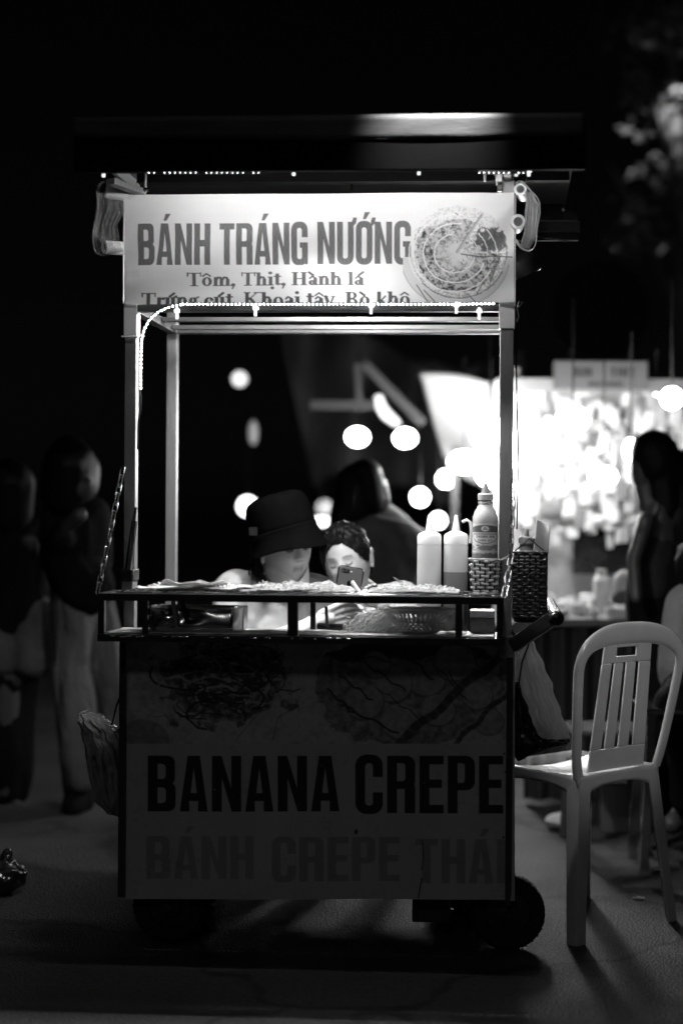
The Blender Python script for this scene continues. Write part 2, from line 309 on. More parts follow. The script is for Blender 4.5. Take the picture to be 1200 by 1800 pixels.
def serif(cv, text, x, ybase, cap, val, ymax=1e9):
    """bold serif lower case and capitals with Vietnamese marks; returns the end x"""
    xh = cap * .68; th = cap * .2; tn = cap * .07
    def st(x0, y0, x1, y1, w_): cv.stroke([(x0, y0), (x1, y1)], w_, val)
    def vb(xc, y0, y1, w_=th): cv.poly([(xc - w_ / 2, y0), (xc + w_ / 2, y0), (xc + w_ / 2, y1), (xc - w_ / 2, y1)], val)
    def sf(xc, y, l=1.0): cv.poly([(xc - th * l, y - tn / 2), (xc + th * l, y - tn / 2), (xc + th * l, y + tn / 2), (xc - th * l, y + tn / 2)], val)
    def bowl(xc, yc, rx, ry):
        sl = cv.sub(xc - rx, yc - ry, xc + rx, yc + ry); X, Y = cv.X[sl] - xc, cv.Y[sl] - yc
        m = (np.hypot(X / rx, Y / ry) < 1) & (np.hypot(X / (rx - th * .9), Y / (ry - tn * 1.2)) > 1)
        cv.a[sl] = np.where(m, val, cv.a[sl])
    def arch(x0, x1):
        cv.stroke([(x0, ybase - xh * .7), (x0 + (x1 - x0) * .35, ybase - xh * .95), (x0 + (x1 - x0) * .8, ybase - xh * .92), (x1, ybase - xh * .7)], tn * 2, val)
        vb(x1, ybase - xh * .75, ybase); sf(x1, ybase - tn / 2)
    def mark(k, xc, top):
        if k == '^': st(xc - th, top, xc, top - th * .9, tn * 1.5); st(xc, top - th * .9, xc + th, top, tn * 1.5)
        if k == "'": st(xc, top, xc + th * 1.1, top - th * 1.1, tn * 2.2)
        if k == '`': st(xc, top, xc - th * 1.1, top - th * 1.1, tn * 2.2)
        if k == '.': cv.oval(xc, ybase + th * .9, th * .55, th * .55, val)
    dec = {'ô': ('o', '^'), 'ị': ('i', '.'), 'à': ('a', '`'), 'á': ('a', "'"), 'ứ': ('u', "'+"), 'ú': ('u', "'"), 'â': ('a', '^'), 'ò': ('o', '`')}
    for c in text:
        b, mk = dec.get(c, (c, '')); adv = 0
        if c == ' ': x += cap * .3; continue
        if b == 'T': vb(x + cap * .36, ybase - cap, ybase); cv.poly([(x, ybase - cap), (x + cap * .72, ybase - cap), (x + cap * .72, ybase - cap + tn), (x, ybase - cap + tn)], val); st(x + tn / 2, ybase - cap, x + tn / 2, ybase - cap * .74, tn); st(x + cap * .72, ybase - cap, x + cap * .72, ybase - cap * .74, tn); sf(x + cap * .36, ybase - tn / 2, 1.1); adv = .78
        elif b == 'H': vb(x + cap * .18, ybase - cap, ybase); vb(x + cap * .66, ybase - cap, ybase); st(x + cap * .18, ybase - cap * .5, x + cap * .66, ybase - cap * .5, tn); [sf(x + cap * q, y, .9) for q in (.18, .66) for y in (ybase - tn / 2, ybase - cap + tn / 2)]; adv = .9
        elif b == 'K': vb(x + cap * .18, ybase - cap, ybase); st(x + cap * .25, ybase - cap * .45, x + cap * .7, ybase - cap * .97, tn); st(x + cap * .35, ybase - cap * .55, x + cap * .72, ybase, th * .9); [sf(x + cap * q, y, .9) for q, y in ((.18, ybase - tn / 2), (.18, ybase - cap + tn / 2), (.7, ybase - cap + tn / 2), (.74, ybase - tn / 2))]; adv = .92
        elif b == 'B': vb(x + cap * .18, ybase - cap, ybase); bowl(x + cap * .35, ybase - cap * .74, cap * .27, cap * .26); bowl(x + cap * .36, ybase - cap * .26, cap * .3, cap * .27); sf(x + cap * .14, ybase - cap + tn / 2, .8); sf(x + cap * .14, ybase - tn / 2, .8); adv = .75
        elif b in 'hn':
            vb(x + cap * .15, ybase - (cap if b == 'h' else xh), ybase); sf(x + cap * .15, ybase - tn / 2, .8); sf(x + cap * .08, ybase - (cap if b == 'h' else xh) + tn / 2, .5); arch(x + cap * .18, x + cap * .47); adv = .64
        elif b == 'm':
            vb(x + cap * .15, ybase - xh, ybase); sf(x + cap * .15, ybase - tn / 2, .8); arch(x + cap * .18, x + cap * .47); arch(x + cap * .5, x + cap * .8); adv = .98
        elif b == 'k': vb(x + cap * .15, ybase - cap, ybase); sf(x + cap * .15, ybase - tn / 2, .8); st(x + cap * .2, ybase - xh * .4, x + cap * .48, ybase - xh, tn * 1.4); st(x + cap * .28, ybase - xh * .5, x + cap * .52, ybase, th * .8); adv = .6
        elif b in 'il': vb(x + cap * .16, ybase - (cap if b == 'l' else xh), ybase); sf(x + cap * .16, ybase - tn / 2, .9); sf(x + cap * .09, ybase - (cap if b == 'l' else xh) + tn / 2, .5); adv = .34
        elif b == 't': vb(x + cap * .18, ybase - cap * .9, ybase - tn); st(x + cap * .02, ybase - xh, x + cap * .36, ybase - xh, tn * 1.3); st(x + cap * .2, ybase - tn, x + cap * .36, ybase - tn * 1.5, tn * 1.5); adv = .4
        elif b in 'oe': bowl(x + cap * .28, ybase - xh / 2, cap * .27, xh / 2); adv = .6
        elif b == 'c': bowl(x + cap * .26, ybase - xh / 2, cap * .26, xh / 2); cv.poly([(x + cap * .34, ybase - xh * .6), (x + cap * .56, ybase - xh * .6), (x + cap * .56, ybase - xh * .25), (x + cap * .34, ybase - xh * .25)], cv.base); adv = .52
        elif b == 'a': bowl(x + cap * .21, ybase - xh * .28, cap * .2, xh * .29); vb(x + cap * .38, ybase - xh * .8, ybase - tn); cv.stroke([(x + cap * .08, ybase - xh * .75), (x + cap * .2, ybase - xh * .97), (x + cap * .38, ybase - xh * .8)], tn * 1.6, val); sf(x + cap * .44, ybase - tn / 2, .5); adv = .54
        elif b == 'u': vb(x + cap * .14, ybase - xh, ybase - xh * .15); vb(x + cap * .44, ybase - xh, ybase); st(x + cap * .16, ybase - tn, x + cap * .42, ybase - tn * 1.5, tn * 1.8); sf(x + cap * .1, ybase - xh + tn / 2, .6); sf(x + cap * .4, ybase - xh + tn / 2, .6); adv = .62
        elif b == 'r': vb(x + cap * .15, ybase - xh, ybase); sf(x + cap * .15, ybase - tn / 2, .9); st(x + cap * .2, ybase - xh * .75, x + cap * .34, ybase - xh * .93, tn * 1.6); cv.oval(x + cap * .38, ybase - xh * .86, th * .5, th * .5, val); adv = .46
        elif b == 'g': bowl(x + cap * .24, ybase - xh * .65, cap * .21, xh * .35); bowl(x + cap * .25, ybase + xh * .2, cap * .24, xh * .22); st(x + cap * .4, ybase - xh * .9, x + cap * .52, ybase - xh, tn * 1.6); adv = .54
        elif b == 'y': st(x + cap * .08, ybase - xh, x + cap * .28, ybase, th * .9); st(x + cap * .5, ybase - xh, x + cap * .22, ybase + xh * .3, tn * 1.4); sf(x + cap * .08, ybase - xh, .8); sf(x + cap * .48, ybase - xh, .7); adv = .56
        elif b == ',': cv.oval(x + cap * .12, ybase - th * .4, th * .6, th * .6, val); st(x + cap * .16, ybase, x + cap * .08, ybase + cap * .2, tn * 1.3); adv = .26
        if b == 'i': cv.oval(x + cap * .14, ybase - cap * .95, th * .55, th * .55, val)
        for k in mk:
            if k == '+': st(x + cap * .5, ybase - xh, x + cap * .6, ybase - xh * 1.12, tn * 2)
            else: mark(k, x + cap * .26, ybase - xh * 1.1)
        x += cap * adv
    return x
def printed(name, cv, place, m, parent, step):
    """a sheet whose vertices carry the print; place(u, v) maps canvas coordinates to a point"""
    k = max(1, int(round(cv.S * step))); H, W = cv.a.shape; h, w_ = H // k, W // k
    a = cv.a[:h * k, :w_ * k].reshape(h, k, w_, k).mean(axis=(1, 3))
    ys = cv.y0 + (np.arange(h) + .5) * k / cv.S; xs = cv.x0 + (np.arange(w_) + .5) * k / cv.S
    vs = [place(x, y) for y in ys for x in xs]
    idx = np.arange(h * w_).reshape(h, w_)
    fs = np.stack([idx[:-1, :-1], idx[1:, :-1], idx[1:, 1:], idx[:-1, 1:]], -1).reshape(-1, 4)
    me = bpy.data.meshes.new(name); me.from_pydata(vs, [], fs.tolist()); me.materials.append(m)
    me.polygons.foreach_set('use_smooth', [True] * len(me.polygons))
    at_ = me.attributes.new('tone', 'FLOAT', 'POINT'); at_.data.foreach_set('value', np.clip(a, 0, 1).ravel().astype(np.float32))
    o = bpy.data.objects.new(name, me); COL.objects.link(o); o.parent = parent
    return o

# ------------------------------------------------------------------ blobs: bodies and clothes as one continuous surface
_ICO = {}
def ico(n=2):
    if n not in _ICO:
        bm = bmesh.new(); bmesh.ops.create_icosphere(bm, subdivisions=n, radius=1); _ICO[n] = [v.co.copy() for v in bm.verts]; bm.free()
    return _ICO[n]
def blob(name, prims, voxel, m, parent=None, smooth=3, extra=None):
    """prims: ('c', a, ra, b, rb) tapered capsule | ('e', centre, (rx,ry,rz), rotation); merged by a voxel remesh"""
    bm = bmesh.new()
    for p in prims:
        if p[0] == 'c': _, a, ra, b, rb = p; co = [Vector(a) + v * ra for v in ico()] + [Vector(b) + v * rb for v in ico()]
        else:
            rot = p[3] if len(p) > 3 else Matrix.Identity(3)
            co = [Vector(p[1]) + rot @ Vector((v.x * p[2][0], v.y * p[2][1], v.z * p[2][2])) for v in ico(3)]
        vs = [bm.verts.new(c) for c in co]
        bmesh.ops.convex_hull(bm, input=vs, use_existing_faces=False)
    loose = [v for v in bm.verts if not v.link_faces]
    bmesh.ops.delete(bm, geom=loose, context='VERTS')
    me = bpy.data.meshes.new(name); bm.to_mesh(me); bm.free()
    if extra:
        b2 = bmesh.new(); b2.from_mesh(me)
        for (vs_, fs_) in extra:
            k = [b2.verts.new(v) for v in vs_]
            for f in fs_:
                try: b2.faces.new([k[i] for i in f])
                except ValueError: pass
        bmesh.ops.recalc_face_normals(b2, faces=b2.faces)
        b2.to_mesh(me); b2.free()
    o = bpy.data.objects.new(name, me); COL.objects.link(o)
    q = o.modifiers.new('r', 'REMESH'); q.mode = 'VOXEL'; q.voxel_size = voxel; q.use_smooth_shade = True
    if smooth: q = o.modifiers.new('s', 'SMOOTH'); q.factor = .5; q.iterations = smooth
    dg = bpy.context.evaluated_depsgraph_get(); dg.update()
    nm = bpy.data.meshes.new_from_object(o.evaluated_get(dg), depsgraph=dg)
    o.modifiers.clear(); old = o.data; o.data = nm; nm.name = name; bpy.data.meshes.remove(old)
    nm.materials.clear(); nm.materials.append(m)
    nm.polygons.foreach_set('use_smooth', [True] * len(nm.polygons))
    if parent: o.parent = parent
    return o
def ruffle(o, fn):
    me = o.data; n = len(me.vertices); co = np.zeros(n * 3, np.float32); no = np.zeros(n * 3, np.float32)
    me.vertices.foreach_get('co', co); me.vertex_normals.foreach_get('vector', no); co = co.reshape(-1, 3); no = no.reshape(-1, 3)
    d = np.array([fn(Vector(c)) for c in co.tolist()], np.float32); me.vertices.foreach_set('co', (co + no * d[:, None]).ravel()); me.update()
def set_tone(o, fn):
    me = o.data; a = me.attributes.new('tone', 'FLOAT', 'POINT')
    a.data.foreach_set('value', [fn(v.co) for v in me.vertices])

#=STRUCTURE=
# ================================================================== setting
def ground():
    m = bpy.data.materials.new('asphalt'); m.use_nodes = True; n = m.node_tree.nodes; l = m.node_tree.links; b = n['Principled BSDF']
    tc = n.new('ShaderNodeTexCoord')
    n1 = n.new('ShaderNodeTexNoise'); n1.inputs['Scale'].default_value = 1.3; n1.inputs['Detail'].default_value = 8
    n2 = n.new('ShaderNodeTexNoise'); n2.inputs['Scale'].default_value = 70; n2.inputs['Detail'].default_value = 4
    vo = n.new('ShaderNodeTexVoronoi'); vo.inputs['Scale'].default_value = 150
    for x in (n1, n2, vo): l.new(tc.outputs['Object'], x.inputs['Vector'])
    mr = n.new('ShaderNodeMapRange'); mr.inputs['From Min'].default_value = .3; mr.inputs['From Max'].default_value = .7; mr.inputs['To Min'].default_value = .03; mr.inputs['To Max'].default_value = .08
    l.new(n1.outputs['Fac'], mr.inputs['Value'])
    mu = n.new('ShaderNodeMath'); mu.operation = 'MULTIPLY'; l.new(mr.outputs[0], mu.inputs[0])
    m2 = n.new('ShaderNodeMapRange'); m2.inputs['From Min'].default_value = .3; m2.inputs['From Max'].default_value = .7; m2.inputs['To Min'].default_value = .6; m2.inputs['To Max'].default_value = 1.35
    l.new(n2.outputs['Fac'], m2.inputs['Value']); l.new(m2.outputs[0], mu.inputs[1])
    cb = n.new('ShaderNodeCombineColor'); [l.new(mu.outputs[0], cb.inputs[i]) for i in range(3)]; l.new(cb.outputs[0], b.inputs['Base Color'])
    cr = n.new('ShaderNodeTexVoronoi'); cr.feature = 'DISTANCE_TO_EDGE'; cr.inputs['Scale'].default_value = 1.1
    wn = n.new('ShaderNodeTexNoise'); wn.inputs['Scale'].default_value = 4; wn.inputs['Detail'].default_value = 5; l.new(tc.outputs['Object'], wn.inputs['Vector'])
    mxv = n.new('ShaderNodeMix'); mxv.data_type = 'VECTOR'; mxv.inputs[0].default_value = .25; l.new(tc.outputs['Object'], mxv.inputs[4]); l.new(wn.outputs['Color'], mxv.inputs[5]); l.new(mxv.outputs[1], cr.inputs['Vector'])
    cm = n.new('ShaderNodeMapRange'); cm.inputs['From Min'].default_value = .004; cm.inputs['From Max'].default_value = .02; cm.inputs['To Min'].default_value = .3; cm.inputs['To Max'].default_value = 1; l.new(cr.outputs['Distance'], cm.inputs['Value'])
    mc = n.new('ShaderNodeMath'); mc.operation = 'MULTIPLY'; l.new(mu.outputs[0], mc.inputs[0]); l.new(cm.outputs[0], mc.inputs[1])
    [l.new(mc.outputs[0], cb.inputs[i]) for i in range(3)]
    r = n.new('ShaderNodeMapRange'); r.inputs['To Min'].default_value = .85; r.inputs['To Max'].default_value = .5; l.new(n1.outputs['Fac'], r.inputs['Value']); l.new(r.outputs[0], b.inputs['Roughness'])
    bp = n.new('ShaderNodeBump'); bp.inputs['Strength'].default_value = .6; bp.inputs['Distance'].default_value = .006
    l.new(vo.outputs['Distance'], bp.inputs['Height']); l.new(bp.outputs[0], b.inputs['Normal'])
    MB().grid(lambda u, v: (-150 + 300 * u, -60 + 300 * v, 0), 8, 8).build('ground', m)['kind'] = 'structure'
ground()

#=CART=
# ================================================================== the food cart
cart = thing('food_cart', 'lit street food cart with printed banners, roof and open front tray', 'food cart', CART)
xl0, xl1 = L(218, 800).x, L(238, 800).x           # left post, outer and inner
xr0, xr1 = L(877, 800).x, L(901, 800).x           # right post
D = .53; PW = .032
zb = .80
ROOFZ = 2.045                                        # underside of the roof at the front
def post(x0, x1, y0, z0, z1, lab=None):
    o = MB().box(x0, x1, y0, y0 + PW, z0, z1).build('post', M_ALU, cart, bevel=.002)
    if lab: o['label'] = lab
    return o
post(xl0, xl1, 0, .16, ROOFZ); post(xr0, xr1, 0, .16, ROOFZ)
post(xl0, xl1, D - PW, .16, ROOFZ); post(xr0, xr1, D - PW, .16, ROOFZ)
# upper frame under the banner: front rail, back rails, side rails, a ladder of bars seen from below
zf = L(300, 547, 0).z
b_ = MB()
for (y, z, h) in ((.002, zf, .018), (D - .03, zf - .0, .022), (D * .55, zf + .01, .012), (D * .8, zf + .004, .012)):
    MB().box(xl1 + .001, xr0 - .001, y, y + .026, z, z + h).build('top_rail', M_RAIL, cart, bevel=.0015)
for x in (xl0 + .002, xr1 - .028):
    MB().box(x, x + .026, PW + .001, D - PW - .001, zf + .001, zf + .026).build('side_rail', M_RAIL, cart, bevel=.0015)
for x in (xl0 + .002, xr1 - .028):
    MB().box(x, x + .026, PW + .001, D - PW - .001, .79, .815).build('side_rail', M_RAIL, cart, bevel=.0015)
# body: side panels, back panel, counter and floor
ztop = L(560, 1128, 0).z; zbot = L(560, 1568, 0).z
M_BODY = mat('cart_body_sheet', .12, .5, .2, .3, 7, .3, 30)
MB().box(xl0 + .003, xl0 + .009, .02, D, zbot, .785).build('side_panel', M_BODY, cart)
MB().box(xr1 - .009, xr1 - .003, .02, D, zbot, .785).build('side_panel', M_BODY, cart)
MB().box(xl0 + .012, xr1 - .012, D - .01, D - .004, zbot, .785).build('back_panel', M_BODY, cart)
MB().box(xl0 + .012, xr1 - .012, .03, D - .02, .735, .745).build('counter', M_STEEL, cart)
MB().box(xl0 + .012, xr1 - .012, .03, D - .02, zbot, zbot + .012).build('floor_panel', M_BODY, cart)
# front panel: printed sheet in a dark metal frame
cv = Canvas(213, 1122, 905, 1582, 2.0, .46); cv.base = .46
SH = cv.a.shape; nA = fnoise(SH, 60, 1); nB = fnoise(SH, 16, 2); nC = fnoise(SH, 240, 3)
X, Y = cv.X, cv.Y
photo = (Y < 1308)
pic = .3 + .08 * (Y - 1125) / 180 + .05 * (nC - .5)
pic = np.where(np.hypot((X - 400) / 175, (Y - 1215) / 118) < 1, .42, pic); pic = np.where(np.hypot((X - 725) / 190, (Y - 1215) / 120) < 1, .4, pic)
# left dish: a crepe heaped with dark toppings and drizzled sauce
d1 = np.hypot((X - 400) / 118, (Y - 1195) / 82) + (nA - .5) * .9
pic = np.where(d1 < 1, np.clip(.05 + .5 * np.maximum(0, nB - .42) + .35 * np.maximum(0, d1 - .7), .008, .42), pic)
d2 = np.hypot((X - 300) / 70, (Y - 1210) / 60) + (nA - .5); pic = np.where(d2 < .9, pic * .8, pic)
pic = np.where((np.hypot((X - 250) / 48, (Y - 1305) / 40) < 1), pic * .6, pic)
# right dish: round slices under diagonal chocolate lines
d3 = np.hypot((X - 720) / 165, (Y - 1210) / 105) + (nA - .5) * .25
pic = np.where(d3 < 1, .1 + .22 * nB, pic); pic = np.where((d3 < 1) & (Y < 1150 + 20 * nA), .05, pic)
cv.a = np.where(photo, pic, cv.a)
for (cx_, cy_, r_) in ((750, 1195, 33), (690, 1205, 34), (800, 1165, 36), (640, 1235, 34), (705, 1270, 34), (770, 1250, 30), (840, 1225, 26), (660, 1170, 25), (860, 1270, 25)):
    cv.oval(cx_, cy_, r_ + 2, r_ * .92 + 2, .1, .7); cv.oval(cx_ - 1, cy_ - 2, r_, r_ * .9, .27 + .05 * random.random())
def wob(x0, y0, x1, y1, n=14, a=6):
    return [(x0 + (x1 - x0) * i / n + random.uniform(-a, a) * .4, y0 + (y1 - y0) * i / n + math.sin(i * 1.1 + x0) * a) for i in range(n + 1)]
for (a_, b_, c2_, d_) in ((575, 1212, 622, 1255), (600, 1190, 655, 1232), (600, 1240, 700, 1290), (640, 1165, 712, 1215), (660, 1208, 735, 1262), (700, 1135, 760, 1195), (745, 1150, 812, 1218), (790, 1185, 818, 1232), (815, 1130, 850, 1180), (580, 1150, 690, 1162)):
    cv.stroke(wob(a_, b_, c2_, d_, 12, 3.2), random.uniform(2, 4.2), .03, .9)
cv.stroke(wob(700, 1308, 880, 1150, 12, 4), 15, .03, .75)
cv.stroke(wob(800, 1308, 892, 1215, 12, 4), 9, .03, .7)
for k in range(80):
    x_, y_ = random.gauss(395, 50), random.gauss(1200, 34); r_ = random.uniform(12, 46); a0 = random.uniform(0, 6)
    cv.stroke([(x_ + r_ * 1.5 * math.cos(a0 + t * .3), y_ + r_ * .7 * math.sin(a0 + t * .3) + random.uniform(-2, 2)) for t in range(random.randint(6, 13))], random.uniform(1.5, 4.5), random.choice((.01, .015, .02, .02, .3)), .85)
for pts in ([(300, 1218), (330, 1250), (380, 1258), (420, 1262)], [(500, 1190), (475, 1230), (440, 1270), (415, 1300)], [(270, 1262), (290, 1258), (310, 1284)], [(500, 1230), (515, 1245), (528, 1225)], [(480, 1300), (488, 1262), (525, 1240)]):
    cv.stroke(pts, 2, .1, .7)
cv.a = np.where(photo, np.clip(cv.a * 1.2 * (1 + .9 * (nB - .5)) , .01, .5), cv.a)
cv.a[:, :] = np.where(Y >= 1308, .46 * (1 + .08 * (nC - .5)), cv.a)
bigword(cv, 'BANANA', 259, 596, 1329, 1427, .006)
bigword(cv, 'CREPE', 624, 884, 1329, 1430, .006)
grey_ink = lambda X, Y: .2 + .05 * (X < 430)
bigword(cv, 'BÁNH', 257, 446, 1470, 1546, .3)
bigword(cv, 'CREPE', 478, 702, 1472, 1550, .285)
bigword(cv, 'THÁI', 730, 888, 1475, 1553, .285)
cv.a = np.where(X > 892, .4, cv.a)
cv.a *= 1 - .12 * (nA > .66) * (nB > .5)
for (x_, y_) in ((512, 1130), (511, 1430), (518, 1480)): cv.stroke([(x_, y_), (x_ + 1, y_ + 120)], .8, .2, .6)
cv.a = np.where(np.hypot((X - 625) / 5, (Y - 1464) / 6) + nB < 1.3, .03, cv.a)
cv.stroke([(742, 1480), (744, 1505), (741, 1530)], 2, .04); cv.stroke([(741, 1545), (735, 1578)], 2.4, .04)
for (x_, y_) in ((886, 1325), (888, 1357), (884, 1472)): cv.oval(x_, y_, 2, 2, .02)
for k in range(60): x_, y_ = random.uniform(220, 895), random.uniform(1130, 1575); cv.oval(x_, y_, random.uniform(.5, 1.3), random.uniform(.5, 1.3), random.choice((.05, .5)), .7)
M_PANEL = mat('printed_panel', .3, .4, 0, .12, 6, .5, 5, attr='tone', dist=.014)
def front_place(x, y):
    p = L(x, y, -.006)
    p.y += .004 * noise.noise(Vector((p.x * 4, p.z * 4, 0))) + .0022 * math.sin(p.x * 11)
    # the lower corners curl away a little
    p.y -= .02 * max(0, (x - 860) / 45) ** 2 * max(0, (y - 1500) / 80)
    return p
fp = printed('front_panel', cv, front_place, M_PANEL, cart, 1.0)
fp['label'] = 'front sheet with food pictures and the words BANANA CREPE'
for x in (xl0 - .004, xr1 - .012):
    MB().box(x, x + .016, -.02, -.011, zbot - .02, ztop + .015).build('panel_edge', M_DARKMETAL, cart, bevel=.001)
MB().box(xl0 + .014, xr1 - .014, .006, .024, zbot - .012, zbot + .006).build('lower_rail', M_DARKMETAL, cart, bevel=.002)
MB().box(xl0 + .014, xr1 - .014, .006, .024, ztop - .005, ztop + .016).build('upper_rail', M_DARKMETAL, cart, bevel=.002)

# wheels, axle and a tool box under the floor
def wheel(x, y, r, w_):
    t = MB().lathe([(r * .62, -w_ * .45), (r * .9, -w_ * .5), (r, -w_ * .3), (r, w_ * .3), (r * .9, w_ * .5), (r * .62, w_ * .45), (r * .62, -w_ * .45)], 40, Matrix.Translation((x, y, r)) @ Matrix.Rotation(R(90), 4, 'X'))
    n = 60
    for k in range(n):
        a = 2 * math.pi * k / n; m = Matrix.Translation((x, y, r)) @ Matrix.Rotation(a, 4, 'Y')
        t.box(-.0024, .0024, -w_ * (.42 if k % 2 else .2), w_ * (.42 if k % 3 else .25), r - .003, r + .0015, m)
    o = t.build('wheel', M_RUBBER, cart)
    h = MB().lathe([(.012, -w_ * .55), (.03, -w_ * .5), (.03, -w_ * .2), (r * .58, -w_ * .15), (r * .6, -w_ * .4), (r * .615, -w_ * .4), (r * .615, w_ * .4), (r * .58, w_ * .15), (.03, w_ * .2), (.03, w_ * .5), (.012, w_ * .55)], 24, Matrix.Translation((x, y, r)) @ Matrix.Rotation(R(90), 4, 'X'))
    h.build('hub', M_DARKMETAL, o)
WX = L(892, 1600, .09).x; WL = L(300, 1600, .09).x
for x in (WX, WL):
    wheel(x, .085, .096, .042); wheel(x + (.0 if x < 0 else -.12), .47, .096, .042)
    MB().tube([(x, .05, .096), (x, .13, .096)], .011, 10).build('axle', M_DARKMETAL, cart, smooth=True)
    for y in (.12, .43): MB().bar((x - (.12 if x > 0 and y > .2 else 0), y, .098), (x - (.12 if x > 0 and y > .2 else 0), y, zbot), .03, .03).build('wheel_bracket', M_DARKMETAL, cart)
MB().box(L(735, 0, .1).x, L(800, 0, .1).x, .1, .3, zbot - .1, zbot - .002).build('battery_box', mat('grey_box', .03, .4), cart, bevel=.004)

# front tray: an open frame hung on chains, with a lining sheet in the bottom
TY = -.2
tx0, tx1 = L(171, 1080, TY).x, L(884, 1080, TY).x
tz1, tz0 = L(520, 1046, TY).z, L(520, 1132, TY).z
rh = .019; xin = (xl1 + .02, xr0 - .02)
def trail(x0, x1, y0, y1, z0, z1, nm='tray_rail'): MB().box(x0, x1, y0, y1, z0, z1).build(nm, M_DARKMETAL, cart, bevel=.002)
trail(tx0, tx1, TY, TY + .02, tz1 - rh, tz1); trail(tx0, tx1, TY, TY + .02, tz0, tz0 + rh)
trail(tx0, tx0 + .02, TY + .021, -.016, tz1 - rh, tz1); trail(tx1 - .02, tx1, TY + .021, -.016, tz1 - rh, tz1)
trail(tx0, tx0 + .02, TY + .021, -.016, tz0, tz0 + rh); trail(tx1 - .02, tx1, TY + .021, -.016, tz0, tz0 + rh)
trail(tx0, tx1, -.015, -.003, tz1 - rh, tz1)
trail(tx0, tx1, -.015, -.003, tz0, tz0 + rh)
M_UP = M_DARKMETAL
for a, b in ((172, 183), (505, 523), (872, 884)):
    x0, x1 = L(a, 1090, TY).x, L(b, 1090, TY).x
    MB().box(x0, x1, TY + .001, TY + .019, tz0 + rh + .0005, tz1 - rh - .0005).build('tray_upright', M_UP, cart)
for a, b, y in ((250, 259, TY + .003), (800, 812, TY + .003)):
    x0, x1 = L(a, 1090, y).x, L(b, 1090, y).x
    MB().box(x0, x1, y, y + .012, tz0 + rh + .0005, tz1 - rh - .0005).build('tray_upright', M_UP, cart)
for a, b in ((545, 554), (815, 822)):
    y = -.03; x0, x1 = L(a, 1090, y).x, L(b, 1090, y).x
    MB().box(x0, x1, y, y + .012, tz0 + rh + .004, tz1 - rh - .0005).build('tray_upright', M_UP, cart)
MB().grid(lambda u, v: (tx0 + .02 + (tx1 - tx0 - .04) * u, TY + .0195 + (-.017 - TY - .0195) * v, tz0 + rh + .002 + .002 * noise.noise(Vector((u * 40, v * 7, 2)))), 120, 10).build('tray_lining', M_FLOOR, cart, smooth=True, solid=.0015)
for y in (-.15, -.1, -.05):
    MB().box(tx0 + .021, tx1 - .021, y, y + .004, tz1 - .012, tz1 - .007).build('support_wire', M_ALU, cart)
# edge of wet droplets on the lower rail
bd = MB()
for k in range(34):
    x = L(random.choice([random.uniform(180, 480), random.uniform(180, 640)]), 1117, TY).x; ln = random.uniform(.002, .012)
    bd.ball((x, TY - .0004, tz0 + .0135 + random.uniform(-.001, .001)), .0022, 8, 5, (ln / .0022, .7, .8))
o = bd.build('water_drops', mat('water_drops', .8, .06, 1), cart, smooth=True); o['kind'] = 'stuff'

# push handle on the right
hx, hz = L(977, 1086, -.1).x, L(977, 1086, -.1).z
a = Vector((xr1 + .002, -.02, L(903, 1136, -.02).z)); b = Vector((hx - .008, -.075, hz - .004))
MB().bar(a, b, .022, .036, up=(0, 0, 1)).build('handle_arm', M_DARKMETAL, cart, bevel=.003)
MB().bar(a + Vector((0, D - .06, 0)), Vector((hx - .008, D - .04, hz - .004)), .022, .036).build('handle_arm', M_DARKMETAL, cart, bevel=.003)
hb = MB().tube([(hx, -.115, hz), (hx, D + .02, hz)], .0185, 24).build('handle_bar', M_CHROME, cart, smooth=True)
MB().lathe([(.001, -.148), (.01, -.147), (.0165, -.142), (.0195, -.132), (.0195, -.115), (.001, -.115)], 24, Matrix.Translation((hx, 0, hz)) @ Matrix.Rotation(R(-90), 4, 'X')).build('end_cap', M_BLACKPL, hb, smooth=True)
MB().box(xr1 - .03, xr1 + .004, -.027, -.0205, a.z - .03, a.z + .026).build('corner_plate', M_ALU, cart, bevel=.002)

# roof
RY = -.34
rx0, rx1 = L(128, 260, RY).x, L(1026, 260, RY).x
zf0, zf1, zf2 = L(560, 298, RY).z, L(560, 236, RY).z, L(560, 203, RY).z
def fasc(u, v):   # upper band of the eave, dented along its lower edge
    x = rx0 + (rx1 - rx0) * u
    return (x, RY - .01 + .012 * (1 - v) + .003 * noise.noise(Vector((x * 5, v, 0))), zf1 - (.006 + .007 * math.sin(x * 3.3 + 1) + .004 * noise.noise(Vector((x * 9, 0, 3)))) * (1 - v) + (zf2 - zf1) * v)
MB().grid(fasc, 120, 4).build('eave_flashing', M_ROOFTOP, cart, smooth=True, solid=.0015)
MB().box(rx0, rx1 + .004, RY + .006, RY + .03, zf0, zf2 - .012).build('fascia', M_ROOF, cart, bevel=.003)
nrib = 9
rs = MB().grid(lambda u, v: (rx0 + (rx1 - rx0) * u, RY + .031 + (D + .12 - RY) * v, zf2 - .006 + .07 * v + .006 * math.sin(u * 60)), 120, 6)
rs.build('roof_sheet', M_ROOF, cart, smooth=True, solid=.002)
MB().box(rx0 + .01, rx1 - .01, -.03, D + .1, zf0 + .085, zf0 + .095).build('roof_lining', M_ROOFIN, cart)
for y in (.0, D - .03): MB().box(rx0 + .02, rx1 - .02, y, y + .03, zf0 + .045, zf0 + .083).build('roof_beam', M_ROOF, cart)
